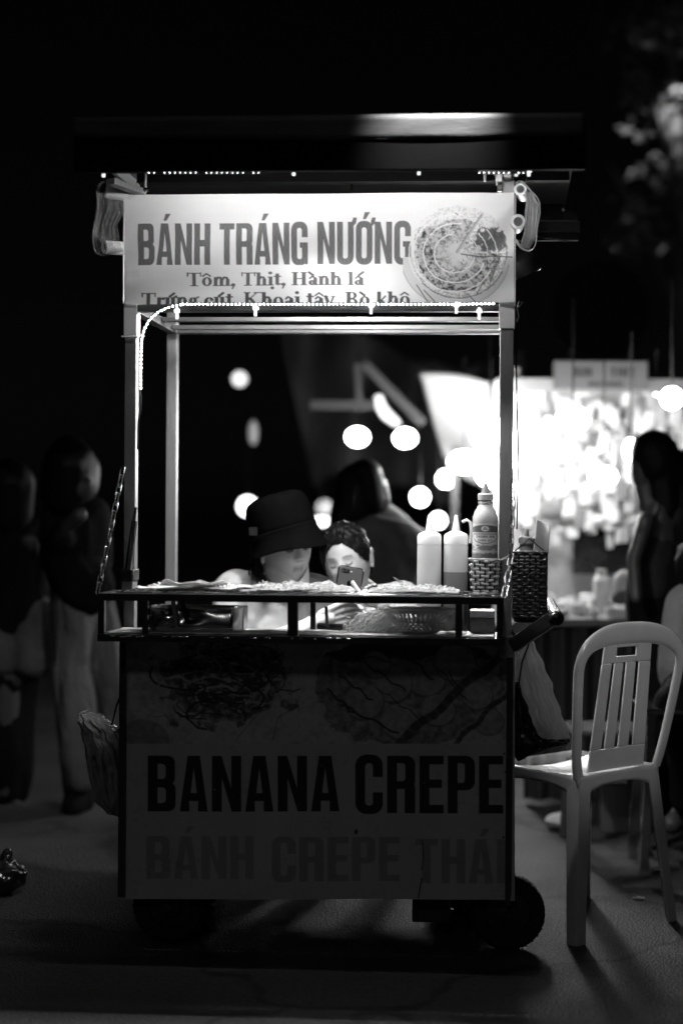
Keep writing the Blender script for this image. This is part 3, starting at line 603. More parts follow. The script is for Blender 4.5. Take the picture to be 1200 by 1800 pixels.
# hanging board at the back of the roof
bx0, bx1 = L(262, 330, D + .06).x, L(1016, 330, D + .06).x; bz = L(1016, 420, D + .06).z
MB().box(bx0, bx1, D + .06, D + .068, bz + .055, zf0 + .08).build('back_board', M_ROOFIN, cart, bevel=.002)
MB().box(bx0 - .01, bx1 + .006, D + .05, D + .075, bz + .02, bz + .052).build('back_board_rail', M_ROOFIN, cart, bevel=.002)
MB().box(bx0 - .01, bx1 + .002, D + .052, D + .072, bz - .004, bz + .0195).build('back_board_rail', M_ROOF, cart, bevel=.002)
for px in (268, 466, 736):
    x = L(px, 320, D + .04).x; MB().box(x - .01, x + .012, D + .045, D + .0595, bz + .055, zf0 + .07).build('batten_or_shade_strip', M_ALU if px == 268 else M_DARKMETAL, cart)  # left one is a support; the two dark strips stand in for shading
# roof brackets at both front corners
def bracket(side):
    g = MB()
    x = xl0 if side < 0 else xr1
    if side < 0:
        p0, p1 = L(195, 290, -.16), L(232, 322, -.02); g2 = MB().bar(p0, p1, .02, .024, up=(.3, 0, 1)); g2.build('roof_arm', M_ALU, cart, bevel=.0015)
        p0, p1 = L(194, 318, -.1), L(250, 338, 0.); MB().bar(p0, p1, .03, .016).build('roof_arm', M_ALU, cart, bevel=.0015)
        MB().box(L(222, 0, 0).x, L(236, 0, 0).x, -.04, -.006, L(0, 332, 0).z, L(0, 312, 0).z).build('clamp_block', M_ALU, cart, bevel=.002)
        x = L(256, 330, -.01).x
        MB().tube([(x, -.012, L(0, 341, 0).z), (x, -.012, L(0, 300, 0).z)], .004, 10).build('clamp_bolt', M_CHAIN, cart, smooth=True)
        MB().lathe([(.008, 0), (.009, .004), (.006, .009)], 6, Matrix.Translation((x, -.012, L(0, 339, 0).z))).build('bolt_nut', M_CHROME, cart)
    else:
        z = L(0, 313, 0).z; xa = L(852, 313, -.02).x
        MB().tube([(xa, -.03, z - .022), (xa, -.03, z + .02)], .0035, 10).build('wing_handle', M_ALU, cart, smooth=True)
        MB().tube([(xa, -.03, z), (L(874, 313, -.02).x, -.03, z)], .0045, 10).build('clamp_screw', M_ALU, cart, smooth=True)
        MB().lathe([(.008, 0), (.009, .004), (.009, .008), (.006, .01)], 6, Matrix.Translation((L(868, 313, -.02).x, -.03, z)) @ Matrix.Rotation(R(90), 4, 'Y')).build('bolt_nut', M_ALU, cart)
        MB().box(L(873, 0, 0).x, L(885, 0, 0).x, -.05, -.006, z - .028, z + .02).build('clamp_block', M_ALU, cart, bevel=.002)
        MB().box(L(887, 0, 0).x, L(901, 0, 0).x, -.045, -.008, z - .016, z + .006).build('clamp_block', M_ALU, cart, bevel=.002)
        MB().box(L(876, 0, 0).x, L(886, 0, 0).x, -.03, -.006, z - .045, z - .03).build('clamp_block', M_DARKMETAL, cart, bevel=.002)
bracket(-1); bracket(1)

# ------------------------------------------------------------------ the banner
ban = thing('banner', 'white cloth banner reading BÁNH TRÁNG NƯỚNG with a pizza picture', 'banner', CART)
bv = Canvas(219, 339, 904, 538, 3.0, .82); bv.base = .8
SH = bv.a.shape; bA = fnoise(SH, 60, 11); bB = fnoise(SH, 21, 12); bC = fnoise(SH, 9, 13); bD = fnoise(SH, 300, 14); X, Y = bv.X, bv.Y
bv.a *= 1 + .05 * (bD - .5)
ink = lambda X, Y: .155 + .02 * np.sin(X * .9) * np.sin(Y * .31)
bigword(bv, 'BÁNH', 243, 370, 392, 467, ink, gap=.06); bigword(bv, 'TRÁNG', 386, 541, 392, 467, ink, gap=.05); bigword(bv, 'NƯỚNG', 558, 722, 391, 467, ink, gap=.06)
# measured first, then fitted to the printed width
class _Dry(Canvas): pass
def fit(text, x0, x1, ybase, cap, val):
    tmp = Canvas(0, 0, 8, 8, 1, 0); tmp.base = 0
    wd = serif(tmp, text, 0, -500, cap, 0)
    k = (x1 - x0) / wd
    # scale horizontally by drawing on a stretched canvas
    sub = Canvas(0, ybase - cap * 1.9, wd + 2, ybase + cap * .6, 3.0, bv.base); sub.base = bv.base
    serif(sub, text, 0, ybase, cap, val)
    sl = bv.sub(x0, ybase - cap * 1.8, x1, ybase + cap * .5)
    xi = np.clip(((bv.X[sl] - x0) / k * 3).astype(int), 0, sub.w - 1); yi = np.clip(((bv.Y[sl] - sub.y0) * 3).astype(int), 0, sub.h - 1)
    v = sub.a[yi, xi]; bv.a[sl] = np.where(v < bv.base * .9, v, bv.a[sl])
fit('Tôm, Thịt, Hành lá', 329, 640, 505, 24, .14)
fit('Trứng cút, Khoai tây, Bò khô', 249, 722, 542, 25, .09)
# pizza picture: crust disc, dark toppings, cream spiral and a cut slice
px0, py0 = 806, 447
r = np.hypot((X - px0) / 86, (Y - py0) / 84); ang = np.arctan2(Y - py0, X - px0)
inp = (X > 728) & (X < 897)
plate = (np.hypot((X - 800) / 96, (Y - 452) / 94) < 1)
bv.a = np.where(plate & (X > 708) & (Y > 455), .66, bv.a); bv.a = np.where((np.abs(np.hypot((X - 800) / 96, (Y - 452) / 94) - 1) < .012) & (Y > 470) & (X > 708), .5, bv.a)
body = (r + (bB - .5) * .12 < 1) & inp
slice_ = (ang > -1.0) & (ang < .03)
top = np.clip((bB - .42) * 2.2 + (bC - .5) * 2.0 + .55, 0, 1)
dark = .03 + .5 * top ** 1.3
lite = .34 + .4 * np.clip((bC - .42) * 3 + .3, 0, 1)
rim = r > .86
core = np.clip(1.2 - r * 2.1 + (bA - .5), 0, 1)
pz = np.where(rim, .42 + .33 * (bC > .47), dark * (1 - core) + .7 * core)
pz = np.where(slice_, np.where((np.hypot((X - 862) / 30, (Y - 425) / 24) + (bB - .5) < .9), (.07 + .16 * bC), lite + .1), pz)
up = (Y < 400) & (r > .72); pz = np.where(up, .6 + .18 * (bC > .42), pz)
bv.a = np.where(body, pz, bv.a)
bv.a = np.where(body & (np.abs(r - .985) < .015) & (ang > -.3) & (ang < 2.5), .25, bv.a)
def spiral(r0, r1, a0, a1, n, wd):
    return [(px0 - 6 + (r0 + (r1 - r0) * i / n) * math.cos(a0 + (a1 - a0) * i / n) + random.uniform(-.7, .7), py0 + 3 + (r0 + (r1 - r0) * i / n) * .95 * math.sin(a0 + (a1 - a0) * i / n) + random.uniform(-.7, .7)) for i in range(n + 1)]
for (r0, r1, a0, a1, n, wd) in ((70, 76, .5, 4.9, 60, 2.1), (53, 58, .35, 4.9, 50, 2.1), (34, 38, .2, 4.6, 36, 2.0), (80, 82, 2.4, 4.2, 30, 1.9), (56, 57, -.75, .0, 14, 2), (72, 73, -.7, .0, 14, 2), (39, 40, -.85, 0, 12, 1.8)):
    bv.stroke(spiral(r0, r1, a0, a1, n, wd), wd, .84)
for k in range(170):
    a0 = random.uniform(0, 6.28); q = random.uniform(15, 80); x_, y_ = px0 + q * math.cos(a0), py0 + q * math.sin(a0) * .97
    if 730 < x_ < 893: bv.stroke([(x_, y_), (x_ + random.uniform(-5, 5), y_ + random.uniform(-5, 5))], random.uniform(.7, 1.6), random.choice((.07, .12, .75, .8)), .9)
bv.stroke([(847, 379), (826, 412), (803, 447)], 5, .5); bv.stroke([(846, 379), (824, 412), (801, 447)], 1.3, .2)
bv.stroke([(810, 450), (840, 455), (870, 455), (900, 457)], 1.8, .05); bv.stroke([(868, 457), (872, 470), (862, 500)], 3.5, .1, .8)
for s_ in ((752, 537, 732, 505), (765, 537, 745, 515), (822, 522, 836, 538), (850, 500, 838, 522)): bv.stroke([s_[:2], s_[2:]], 2, .16)
# cloth weave: faint threads
bv.a *= 1 - .035 * (np.sin(X * 6.28 / 1.6) > .6) - .03 * (np.sin(Y * 6.28 / 1.7) > .6)
bv.a = np.where((X < 246) & (X > 222) & (Y > 476) & (Y < 489), bv.a * .93, bv.a)
# cut-outs: below the bottom edge only the two post wrappings remain, built apart
M_BANNER = mat('banner_vinyl', .8, .4, 0, .03, 4, .25, 6, attr='tone', dist=.006, spec=.22)
def ban_place(x, y):
    yb = 339 + (y - 339) * (533.5 - 341 + 1.5 * (x > 0)) / (538 - 339) + 2.6 - .006 * (x - 219)
    p = L(x, yb, -.0125)
    c1 = math.exp(-((x - 220) ** 2) / 3500) ; c2 = math.exp(-((x - 903) ** 2) / 4000)
    f = .0035 * noise.noise(Vector((p.x * 3, p.z * 9, 1))) + .0012 * noise.noise(Vector((p.x * 12, p.z * 20, 4)))
    f += .004 * c1 * math.sin((x * .5 + y) * .09) + .004 * c2 * math.sin((x * .7 + y * .6) * .11)
    f += .002 * math.sin((x + 3.2 * y) * .02)
    p.y += f - .003
    return p
translucent(M_BANNER, .035)
printed('print', bv, ban_place, M_BANNER, ban, 1.0)
M_WRAP = mat('banner_wrap', .72, .35, 0, .05, 12, .5, 18)
for x0, x1, zb_ in ((xl0 - .002, xl1 + .002, 590), (xr0 - .003, xr1 + .002, 577)):
    zt = L(0, 536, 0).z; z2 = L((x0 < 0) * 230 + (x0 > 0) * 890, zb_, 0).z
    MB().box(x0, x1, -.0045, PW + .003, z2, zt + .01).build('post_wrapping', M_WRAP, ban, bevel=.001)
MB().tube([L(214, 591, -.008), L(243, 592, -.008)], .0022, 8).build('zip_tie', M_WRAP, ban, smooth=True)
# ends of the banner folded back round the posts
for x, px in ((xl0 - .0035, 219), (xr1 + .0015, 903)):
    MB().box(x, x + .002, -.012, .05, L(px, 534, 0).z, L(px, 343, 0).z).build('folded_edge', M_WRAP, ban)

# ------------------------------------------------------------------ LED strings
def led_string(label, pts, m, gap=.0105, down=(0, 0, -1), bead=.0016, skip=0):
    t = thing('led_strip', label, 'light strip', CART, 'strings of LED lights on the cart')
    pts = [Vector(p) for p in pts]
    dn = Vector(down).normalized()
    bk_ = MB()
    for i in range(len(pts) - 1): bk_.bar(pts[i], pts[i + 1], .0075, .0022, up=dn)
    bk_.build('tape', M_STRIP, t)
    g = MB(); acc = 0
    for i in range(len(pts) - 1):
        a, b = pts[i], pts[i + 1]; ln = (b - a).length; d = (b - a) / max(ln, 1e-6)
        while acc < ln:
            if random.random() >= skip:
                c = a + d * acc + dn * .0018; w_ = d.cross(dn).normalized() * bead; e_ = d * bead
                g.add([c - w_ - e_, c + w_ - e_, c + w_ + e_, c - w_ + e_], [(0, 1, 2, 3)])
            acc += gap
        acc -= ln
    o = g.build('beads', m, t); o['kind'] = 'stuff'
    return t
arc = [L(247, 682, -.02)] + [L(247, 640, -.02), L(248, 600, -.02), L(253, 578, -.02), L(263, 560, -.02), L(280, 546, -.02), L(300, 538, -.02), L(322, 534.5, -.02)]
led_string('bright LED string curving down the inside of the left front post', arc, M_LED, down=(.8, -.6, -.2))
led_string('LED string along the bottom edge of the banner', [L(x, 534 - .0 * x, -.021) for x in range(322, 806, 40)] + [L(870, 533, -.021)], M_LED, down=(0, -.7, -.4))
led_string('second LED string under the frame just behind the banner', [L(x, 545 + (x - 290) * .001, .05) for x in range(262, 880, 44)], M_LEDB, down=(0, -.3, -1))
led_string('dotted LED string under the left part of the roof edge', [L(x, 302.5, RY + .005) for x in range(262, 462, 28)], M_LED2, gap=.0125, down=(0, -.75, -.65), skip=.1, bead=.0007)
led_string('dotted LED string under the right end of the roof edge', [L(x, 302.5, RY + .005) for x in range(842, 935, 28)], M_LED2, gap=.0115, down=(0, -.75, -.65), skip=.15, bead=.0008)
def clip(px, py, yl, h=.026):
    p = L(px, py, yl); g = MB().box(p.x - .0035, p.x + .0035, p.y - .003, p.y + .003, p.z - h, p.z).box(p.x - .007, p.x + .007, p.y - .0045, p.y + .0045, p.z - h * .45, p.z - h * .15)
    o = g.build('cable_clip', M_CLIP, None, mtx=CART.copy(), bevel=.001); return o
cl = [((311, 540, -.012), 'left end of the second string'), ((449, 535, -.026), 'left of centre under the letters'), ((652, 531, -.026), 'right of centre under the letters'), ((802, 530, -.026), 'under the pizza picture'), ((842, 540, -.012), 'near the right post'),
      ((182, 299, RY + .04), 'above the left bag roll'), ((516, 296, RY + .04), 'above the first N of the banner'), ((736, 295, RY + .04), 'above the last letter of the banner'), ((907, 297, RY + .04), 'above the right corner clamp'), ((929, 297, RY + .04), 'at the right end of the eave string')]
for (px, py, yl), lab in cl:
    tag(clip(px, py, yl, .03 if yl > -.1 else .016), 'clear plastic clip on the LED string, ' + lab, 'clip', 'clips holding the LED strings')
# a cable runs down inside the left post
tag(MB().tube([L(245, 684, -.006), L(248, 700, -.006), L(247, 722, -.006), L(243, 740, -.006), L(242, 790, -.006)], .0022, 6).build('cable', M_BLACKPL, None, smooth=True, mtx=CART.copy()), 'thin black cable hanging from the LED string at the left post', 'cable')
tag(MB().tube([L(906, 560, .02), L(908, 700, .02), L(911, 820, .02), L(908, 930, .02)], .0018, 6).build('cable', M_BLACKPL, None, smooth=True, mtx=CART.copy()), 'thin cable running down behind the right post', 'cable')
# the bulb that lights the work top, hung behind the banner, and the tube behind the fascia that lights the banner
bl = thing('light_bulb', 'bright bulb hanging under the roof behind the banner', 'light bulb', at(L(620, 0, .13).x, .13, 1.765))
MB().ball((0, 0, 0), .032, 12, 8, (1, 1, 1.15)).build('bulb', mat('work_bulb', .9, emit=1000), bl, smooth=True)
MB().lathe([(.014, .036), (.016, .04), (.016, .07), (.008, .078)], 16).build('socket', M_BLACKPL, bl, smooth=True)
MB().tube([(0, 0, .076), (0, 0, .33)], .003, 6).build('cord', M_BLACKPL, bl)
MB().lathe([(.016, .072), (.035, .06), (.075, .012), (.078, .006)], 28).build('lamp_shade', M_DARKMETAL, bl, smooth=True, solid=.0015)  # unseen shade added to keep the bulb's light off the roof lining
tl = thing('tube_lamp', 'slim tube lamp fixed behind the roof fascia above the banner', 'tube lamp', at(L(575, 0, RY).x, RY + .075, zf0 + .04))
MB().tube([(-.44, 0, 0), (.44, 0, 0)], .009, 10).build('tube', mat('tube_glow', .9, emit=42), tl, smooth=True)
MB().box(-.46, .46, -.014, .014, .012, .03).build('fitting', M_ROOF, tl)
# hot lamp above the roof edge: the shop lamp whose light grazes the flashing
def flood(x, y, z, aim, power, label):
    t = thing('flood_lamp', label, 'lamp', Matrix.Translation((x, y, z)))
    MB().lathe([(.02, .05), (.05, .02), (.07, -.03), (.066, -.03), (.046, .018), (.001, .03)], 24).build('shade', M_DARKMETAL, t, smooth=True)
    MB().ball((0, 0, -.005), .02).build('bulb', mat('flood_bulb', .9, emit=30), t, smooth=True)
    MB().tube([(0, 0, .05), (0, 0, 2.2)], .004, 6).build('cord', M_BLACKPL, t)
    ld = bpy.data.lights.new('flood', 'SPOT'); ld.energy = power; ld.spot_size = R(40 if y > 3.2 else 23); ld.spot_blend = 1; ld.shadow_soft_size = .02
    lo = bpy.data.objects.new('flood', ld); COL.objects.link(lo); lo.parent = t; lo.location = (0, 0, -.03)
    d = Vector(aim) - Vector((x, y, z)); lo.rotation_euler = d.to_track_quat('-Z', 'Y').to_euler()
pz_ = CART @ L(790, 205, RY)
flood(pz_.x, pz_.y - .3, pz_.z + .42, pz_ + Vector((-.03, 0, .03)), 130, 'small hooded lamp hanging on a cord above the roof edge')

cp_ = P(1062, 1115, 4.3)
flood(2.1, 2.75, 1.95, cp_, 60, 'hooded lamp hanging outside the right edge, shining on the plastic chair')
# ------------------------------------------------------------------ chains
def chain(label, a, b, n, sag=.0):
    t = thing('chain', label, 'chain', CART, 'chains holding up the tray')
    a, b = Vector(a), Vector(b); ln = (b - a).length / n * 1.42
    base = None
    for i in range(n):
        u = (i + .5) / n; p = a.lerp(b, u) + Vector((0, 0, -sag * math.sin(math.pi * u)))
        if base is None:
            pts = []
            for k in range(16):
                q = 2 * math.pi * k / 16; c_, s_ = math.cos(q), math.sin(q)
                pts.append((c_ * .0066, 0, s_ * .0066 + (ln / 2 - .0066) * (1 if s_ > 0 else -1)))
            base = MB().tube(pts, .0015, 6, closed=True).build('link', M_CHAIN, t, smooth=True); o = base
        else: o = base.copy(); COL.objects.link(o); o.parent = t
        d = (a.lerp(b, min(1, u + .03)) - a.lerp(b, max(0, u - .03))).normalized()
        o.matrix_local = Matrix.Translation(p) @ d.to_track_quat('Z', 'Y').to_matrix().to_4x4() @ Matrix.Rotation(R(12 + 90 * (i % 2)) + random.uniform(-.2, .2), 4, 'Z')
    return t
chain('steel chain from the left front post to the left tray corner', L(216, 822, -.002), L(171, 1043, TY + .006), 14, .004)
chain('steel chain from the right front post to the right tray corner', L(903, 813, -.012), L(898, 975, -.03), 10)
chain('short lower chain end tied to the right tray corner', L(898, 975, -.03), L(886, 1046, TY + .03), 5, .006)
# hot spot and wires at the right post
tag(MB().tube([L(846, 988, -.045), L(876, 986, -.02), L(896, 980, -.02)], .0013, 6).tube([L(846, 991, -.045), L(876, 984, -.024), L(896, 978, -.02)], .0013, 6).build('tie_wire', M_CHROME, None, smooth=True, mtx=CART.copy()), 'thin bright wire tying the pale basket to the right post', 'wire')

#=GOODS=
# ================================================================== things on and around the cart
TZ = tz1                                     # top of the tray
FZ = tz0 + rh + .003                         # lining of the tray
def wire_rack():
    x0, x1 = L(205, 1040, -.18).x, L(875, 1040, -.18).x
    t = thing('wire_rack', 'bright wire grill rack lying along the top of the tray', 'rack', CART)
    z = TZ + .002
    for y in (-.19, -.13, -.07, -.012): MB().tube([(x0, y, z), (x1, y, z)], .0016, 6).build('rail_wire', M_CHROME, t, smooth=True)
    g = MB(); n = 42
    for k in range(n + 1): x = x0 + (x1 - x0) * k / n; g.tube([(x, -.195, z + .003), (x, -.008, z + .003)], .0011, 5)
    g.build('cross_wire', M_CHROME, t, smooth=True)['kind'] = 'stuff'
wire_rack()
RZ = TZ + .0065
M_RICE = mat('rice_paper', .74, .5, 0, .14, 25, .5, 60, sss=.2)
def rice_paper(label, cx, cy, rx, ry, z, amp, seed, tilt=0):
    def f(u, v):
        a = 2 * math.pi * u; q = v
        rr_ = 1 + .06 * noise.noise(Vector((math.cos(a) * 2, math.sin(a) * 2, seed)))
        x, y = rx * q * math.cos(a) * rr_, ry * q * math.sin(a) * rr_
        h = amp * (.5 + noise.noise(Vector((x * 22, y * 22, seed)))) * (.35 + q ** 3) + amp * 1.2 * max(0, noise.noise(Vector((math.cos(a) * 1.5, math.sin(a) * 1.5, seed + 5)))) * q ** 4
        return (x, y, abs(h) + .0006)
    o = MB().grid(f, 64, 12).build('rice_paper', M_RICE, None, smooth=True, solid=.0012, mtx=at(cx, cy, z, Matrix.Rotation(tilt, 4, 'Y')))
    return tag(o, label, 'rice paper', 'rice papers on the tray')
cxs = lambda px: L(px, 1035, -.1).x
rice_paper('bottom rice paper of the left pile, sticking out to the far left', cxs(300), -.105, .085, .075, RZ, .004, 1)
rice_paper('crinkled rice paper with a raised edge at the left of the pile', cxs(335), -.11, .078, .075, RZ + .004, .011, 2.7)
rice_paper('flat rice paper in the middle of the left pile', cxs(400), -.1, .09, .078, RZ + .003, .006, 4.1)
rice_paper('small folded rice paper on top of the left pile', cxs(372), -.12, .05, .04, RZ + .01, .009, 6.2)
rice_paper('rice paper under the shredded topping by the hat wearer', cxs(500), -.105, .115, .08, RZ + .001, .005, 7.7)
rice_paper('rice paper under the right heap of topping', cxs(740), -.105, .095, .08, RZ, .003, 9.4)
M_SHRED = mat('dried_shreds', .68, .6, 0, .3, 60)
def shreds(name, label, cat, x0, x1, y0, y1, z, hmax, n, seed, ln=.014, r=.0011, m=M_SHRED):
    rg = random.Random(seed); g = MB()
    for k in range(n):
        u, v = rg.random(), rg.random(); x = x0 + (x1 - x0) * u; y = y0 + (y1 - y0) * v
        e = max(0, 1 - (2 * u - 1) ** 4) * max(0, 1 - (2 * v - 1) ** 4)
        h = z + .001 + rg.random() * hmax * e * (.5 + .9 * abs(noise.noise(Vector((x * 25, y * 30, seed)))))
        a = rg.uniform(0, 6.28); q = rg.uniform(.4, 1) * ln; p = rg.uniform(-.35, .35)
        d = Vector((math.cos(a), math.sin(a), p)) * q / 2; c = Vector((x, y, h)); k2 = Vector((-d.y, d.x, abs(d.z))) * rg.uniform(-.5, .5)
        g.tube([c - d, c + k2, c + d], r * rg.uniform(.6, 1.7), 4)
    o = g.build(name, m, None, mtx=CART.copy())
    return tag(o, label, cat, None, 'stuff')
shreds('shredded_topping', 'pale shredded topping heaped on the middle of the tray', 'food', cxs(430), cxs(622), -.175, -.03, RZ, .026, 1900, 3, .012, .0008)
shreds('dried_shrimp', 'heap of small dried shrimp on the right of the tray', 'food', cxs(648), cxs(806), -.175, -.03, RZ, .02, 1400, 5, .008, .0012)
shreds('scattered_topping', 'loose crumbs scattered over the left rice papers', 'food', cxs(262), cxs(450), -.16, -.04, RZ + .008, .004, 160, 8, .007, .001)
rgn = random.Random(6); g = MB(); n0, n1 = L(615, 1100, -.06).x, L(705, 1100, -.06).x
for k in range(330):
    x, y = rgn.gauss((n0 + n1) / 2, .03), rgn.uniform(-.11, -.035); z = FZ + .002 + rgn.random() ** 1.4 * .052 * max(.1, 1 - ((x - (n0 + n1) / 2) / .07) ** 2)
    a0 = rgn.uniform(0, 6.28); r0 = rgn.uniform(.008, .02); el = rgn.uniform(.3, 1)
    pts = [(x + r0 * math.cos(a0 + q * .5), y + r0 * el * math.sin(a0 + q * .5), max(FZ + .001, z + .006 * math.sin(q * .8 + a0))) for q in range(9)]
    g.tube(pts, .0009, 4)
tag(g.build('noodle_heap', M_SHRED, None, smooth=True, mtx=CART.copy()), 'tangled heap of pale noodles lying in the tray beside the colander', 'food', None, 'stuff')
# steel tins in the tray
def tin(px0, px1, pyt, pyb, y0, y1, label):
    x0, x1 = L(px0, pyb, y0).x, L(px1, pyb, y0).x; z0 = FZ + .004; z1 = L(px0, pyt, y0).z
    t = thing('steel_box', label, 'metal box', CART)
    def side(fn, nm='wall'):
        MB().grid(fn, 28, 10).build(nm, M_STEEL, t, smooth=True, solid=.0012)
    def dent(u, v): return .006 * noise.noise(Vector((u * 3, v * 2, 4))) * math.sin(math.pi * u) * math.sin(math.pi * v)
    side(lambda u, v: (x0 + (x1 - x0) * u, y0 - dent(u, v) * 2 + .012 * v ** 2, z0 + (z1 - z0) * v))
    side(lambda u, v: (x0 + (x1 - x0) * u, y1 - .006 * v, z0 + (z1 - z0) * v))
    side(lambda u, v: (x0 - .004 * v, y0 + (y1 - y0) * u, z0 + (z1 - z0) * v)); side(lambda u, v: (x1 + .006 * v + dent(u, v), y0 + (y1 - y0) * u, z0 + (z1 - z0) * v))
    MB().box(x0, x1, y0, y1, z0 - .002, z0 - .0005).build('base', M_STEEL, t)
    MB().tube([(x0, y0, z0), (x1, y0, z0), (x1, y1, z0), (x0, y1, z0)], .0018, 6, closed=True).build('rim', M_CHROME, t, smooth=True)
    return t, x0, x1, z0, z1
tin(262, 408, 1066, 1106, -.14, -.04, 'dented polished steel box at the left end of the tray')
tt = thing('tongs', 'flat steel tongs standing in front of the steel box', 'tongs', CART)
for k, (a_, b_) in enumerate((((303, 1046), (310, 1102)), ((320, 1050), (328, 1092)))):
    p0, p1 = L(*a_, -.155 + k * .01), L(*b_, -.155 + k * .01); MB().bar(p0, p1, .0025 if False else .011, .003, up=(0, 1, 0)).build('arm', M_STEEL if k == 0 else M_DARKMETAL, tt, bevel=.0008)
gt = thing('glass_jar', 'small square clear container beside the steel box', 'container', CART)
x0, x1 = L(409, 1080, -.1).x, L(429, 1080, -.1).x
MB().box(x0 + .002, x1, -.11, -.04, FZ + .002, FZ + .062).build('body', mat('clear_plastic', .9, .08, 0, .1, 40, .3, 60, trans=.6), gt, bevel=.003)
# colander with star cut pattern
def colander():
    c = L(737, 1108, -.11); rad = .088; h = .058
    t = thing('colander', 'pale plastic colander with a cut flower pattern in the tray', 'colander', at(c.x, -.105, FZ))
    m = mat('pale_plastic', .6, .35, 0, .08, 20, coat=.2)
    g = MB(); seg = 120; rows = 26
    prof = lambda v: (.042 + (rad - .042) * (v ** .75), .002 + h * v)
    vs = []; 
    for j in range(rows + 1):
        r_, z_ = prof(j / rows)
        for i in range(seg): a = 2 * math.pi * i / seg; vs.append((r_ * math.cos(a), r_ * math.sin(a) * .8, z_))
    fs = []
    for j in range(rows):
        for i in range(seg):
            v = (j + .5) / rows; ph = (i + .5) / seg * 22; fu = (ph % 1) - .5
            if .5 < v < .93:
                fv = (v - .715) / .43; d_ = abs(abs(fu) - .25); q = abs(fv) * 2
                hole = (q < .92) and (abs(abs(fu) - .5 * (1 - q * q) * .9 + 0) < .0 or (abs(fu) < .42 * (1 - q ** 2) and abs(fu) > .09 + .1 * q))
            elif .08 < v <= .48:
                row = int((v - .08) / .1); fv = ((v - .08) / .1) % 1 - .5; pu = (i + .5) / seg * 30 + .5 * (row % 2); fu2 = pu % 1 - .5
                hole = math.hypot(fu2 * 1.2, fv) < .36
            else: hole = False
            if not hole: fs.append((j * seg + i, j * seg + (i + 1) % seg, (j + 1) * seg + (i + 1) % seg, (j + 1) * seg + i))
    fs.append(tuple(range(seg))[::-1])
    g.add(vs, fs); g.build('bowl', m, t, solid=.0016)
    MB().tube([(rad * math.cos(q / 40 * 6.2832), rad * .8 * math.sin(q / 40 * 6.2832), h + .003) for q in range(40)], .0032, 8, closed=True).build('rim', m, t, smooth=True)
    MB().lathe([(.001, .0), (.04, .001), (.04, .003), (.001, .003)], 32, sy=.8).build('foot', m, t)
colander()
# a tied stick bundle and upright board beside the phone hand
o = MB().tube([L(560, 1101, -.06), L(606, 1103, -.1)], .0085, 12).build('foil_roll', M_DARKMETAL, None, mtx=CART.copy(), smooth=True); tag(o, 'short dark roll with a crumpled pale end lying under the phone', 'roll')
o = MB().ball(L(606, 1103, -.104), .0085, 10, 7, (.8, .5, 1)).build('crumpled_end', M_RICE, o, smooth=False)
o = MB().bar(L(573, 1066, -.14), L(575, 1102, -.14), .008, .003, up=(0, 1, 0)).build('bamboo_stick', M_ALU, None, mtx=CART.copy()); tag(o, 'flat upright stick standing in the tray below the child', 'stick')
o = MB().tube([L(619, 1023, -.05), L(636, 1048, -.08)], .0052, 14).build('spoon_handle', mat('white_enamel', .75, .2), None, mtx=CART.copy(), smooth=True); tag(o, 'white round spoon handle leaning up in front of the phone', 'spoon')
tg = thing('whisk', 'small wire whisk leaning over the shrimp heap', 'whisk', CART)
for k in range(5): MB().tube([L(690 + k * 1.2, 1014 + k * .5, -.03), L(700 + k * 2.4, 1024, -.03), L(712 + k * .8, 1036, -.05)], .0008, 5).build('wire', M_CHAIN, tg, smooth=True)
# rice bag or jar seen at the right end
jb = thing('spice_box', 'dark clear box of ground spice at the right end of the tray', 'container', CART)
x0, x1 = L(826, 1090, -.06).x, L(869, 1090, -.06).x
MB().box(x0, x1, -.1, -.03, FZ + .002, FZ + .04).build('contents', mat('ground_spice', .1, .8, 0, .5, 90), jb, bevel=.002)
MB().box(x0, x1, -.1, -.03, FZ + .041, FZ + .058).build('frosted_top', mat('frosted_plastic', .55, .4, 0, .2, 70), jb, bevel=.002)
# squeeze bottles
def squeeze(px, label, fill, m1, m2):
    x = L(px, 1040, .03).x; w_ = .0315; z0 = .80
    zt = L(px, 958, .03).z; zc = L(px, 934, .03).z; zn = L(px, 905, .03).z
    t = thing('squeeze_bottle', label, 'sauce bottle', at(x, .05, z0), 'squeeze bottles on the cart')
    H = zt - z0
    prof = [(.001, 0), (w_ * .96, 0), (w_, .004), (w_, fill)]
    MB().lathe(prof, 36).build('sauce', m2, t, smooth=True)
    MB().lathe([(w_, fill + .0003), (w_, H - .008), (w_ * .98, H)], 36).build('body', m1, t, smooth=True)
    hc = zc - zt
    MB().lathe([(w_ * 1.0, H + .0005), (w_ * 1.0, H + hc * .62), (w_ * .9, H + hc * .8), (w_ * .45, H + hc)], 36).build('cap', m1, t, smooth=True, bevel=.001)
    MB().lathe([(w_ * .36, H + hc + .0003), (w_ * .3, H + hc + .008), (w_ * .12, H + zn - zt - .001), (w_ * .08, H + zn - zt)], 24).build('nozzle', m1, t, smooth=True)
    return t
M_WBOT = mat('white_squeeze_plastic', .88, .4, 0, .04, 14); translucent(M_WBOT, .3)
M_SAUCE1 = mat('mayonnaise_white', .84, .4, 0, .05, 14); M_SAUCE2 = mat('chilli_sauce_grey', .24, .4, 0, .1, 16, sss=.1)
squeeze(753, 'white squeeze bottle filled with pale sauce, left of the pair', .2, M_WBOT, M_SAUCE1)
squeeze(800, 'squeeze bottle with darker sauce in its lower part, right of the pair', .185, M_WBOT, M_SAUCE2)
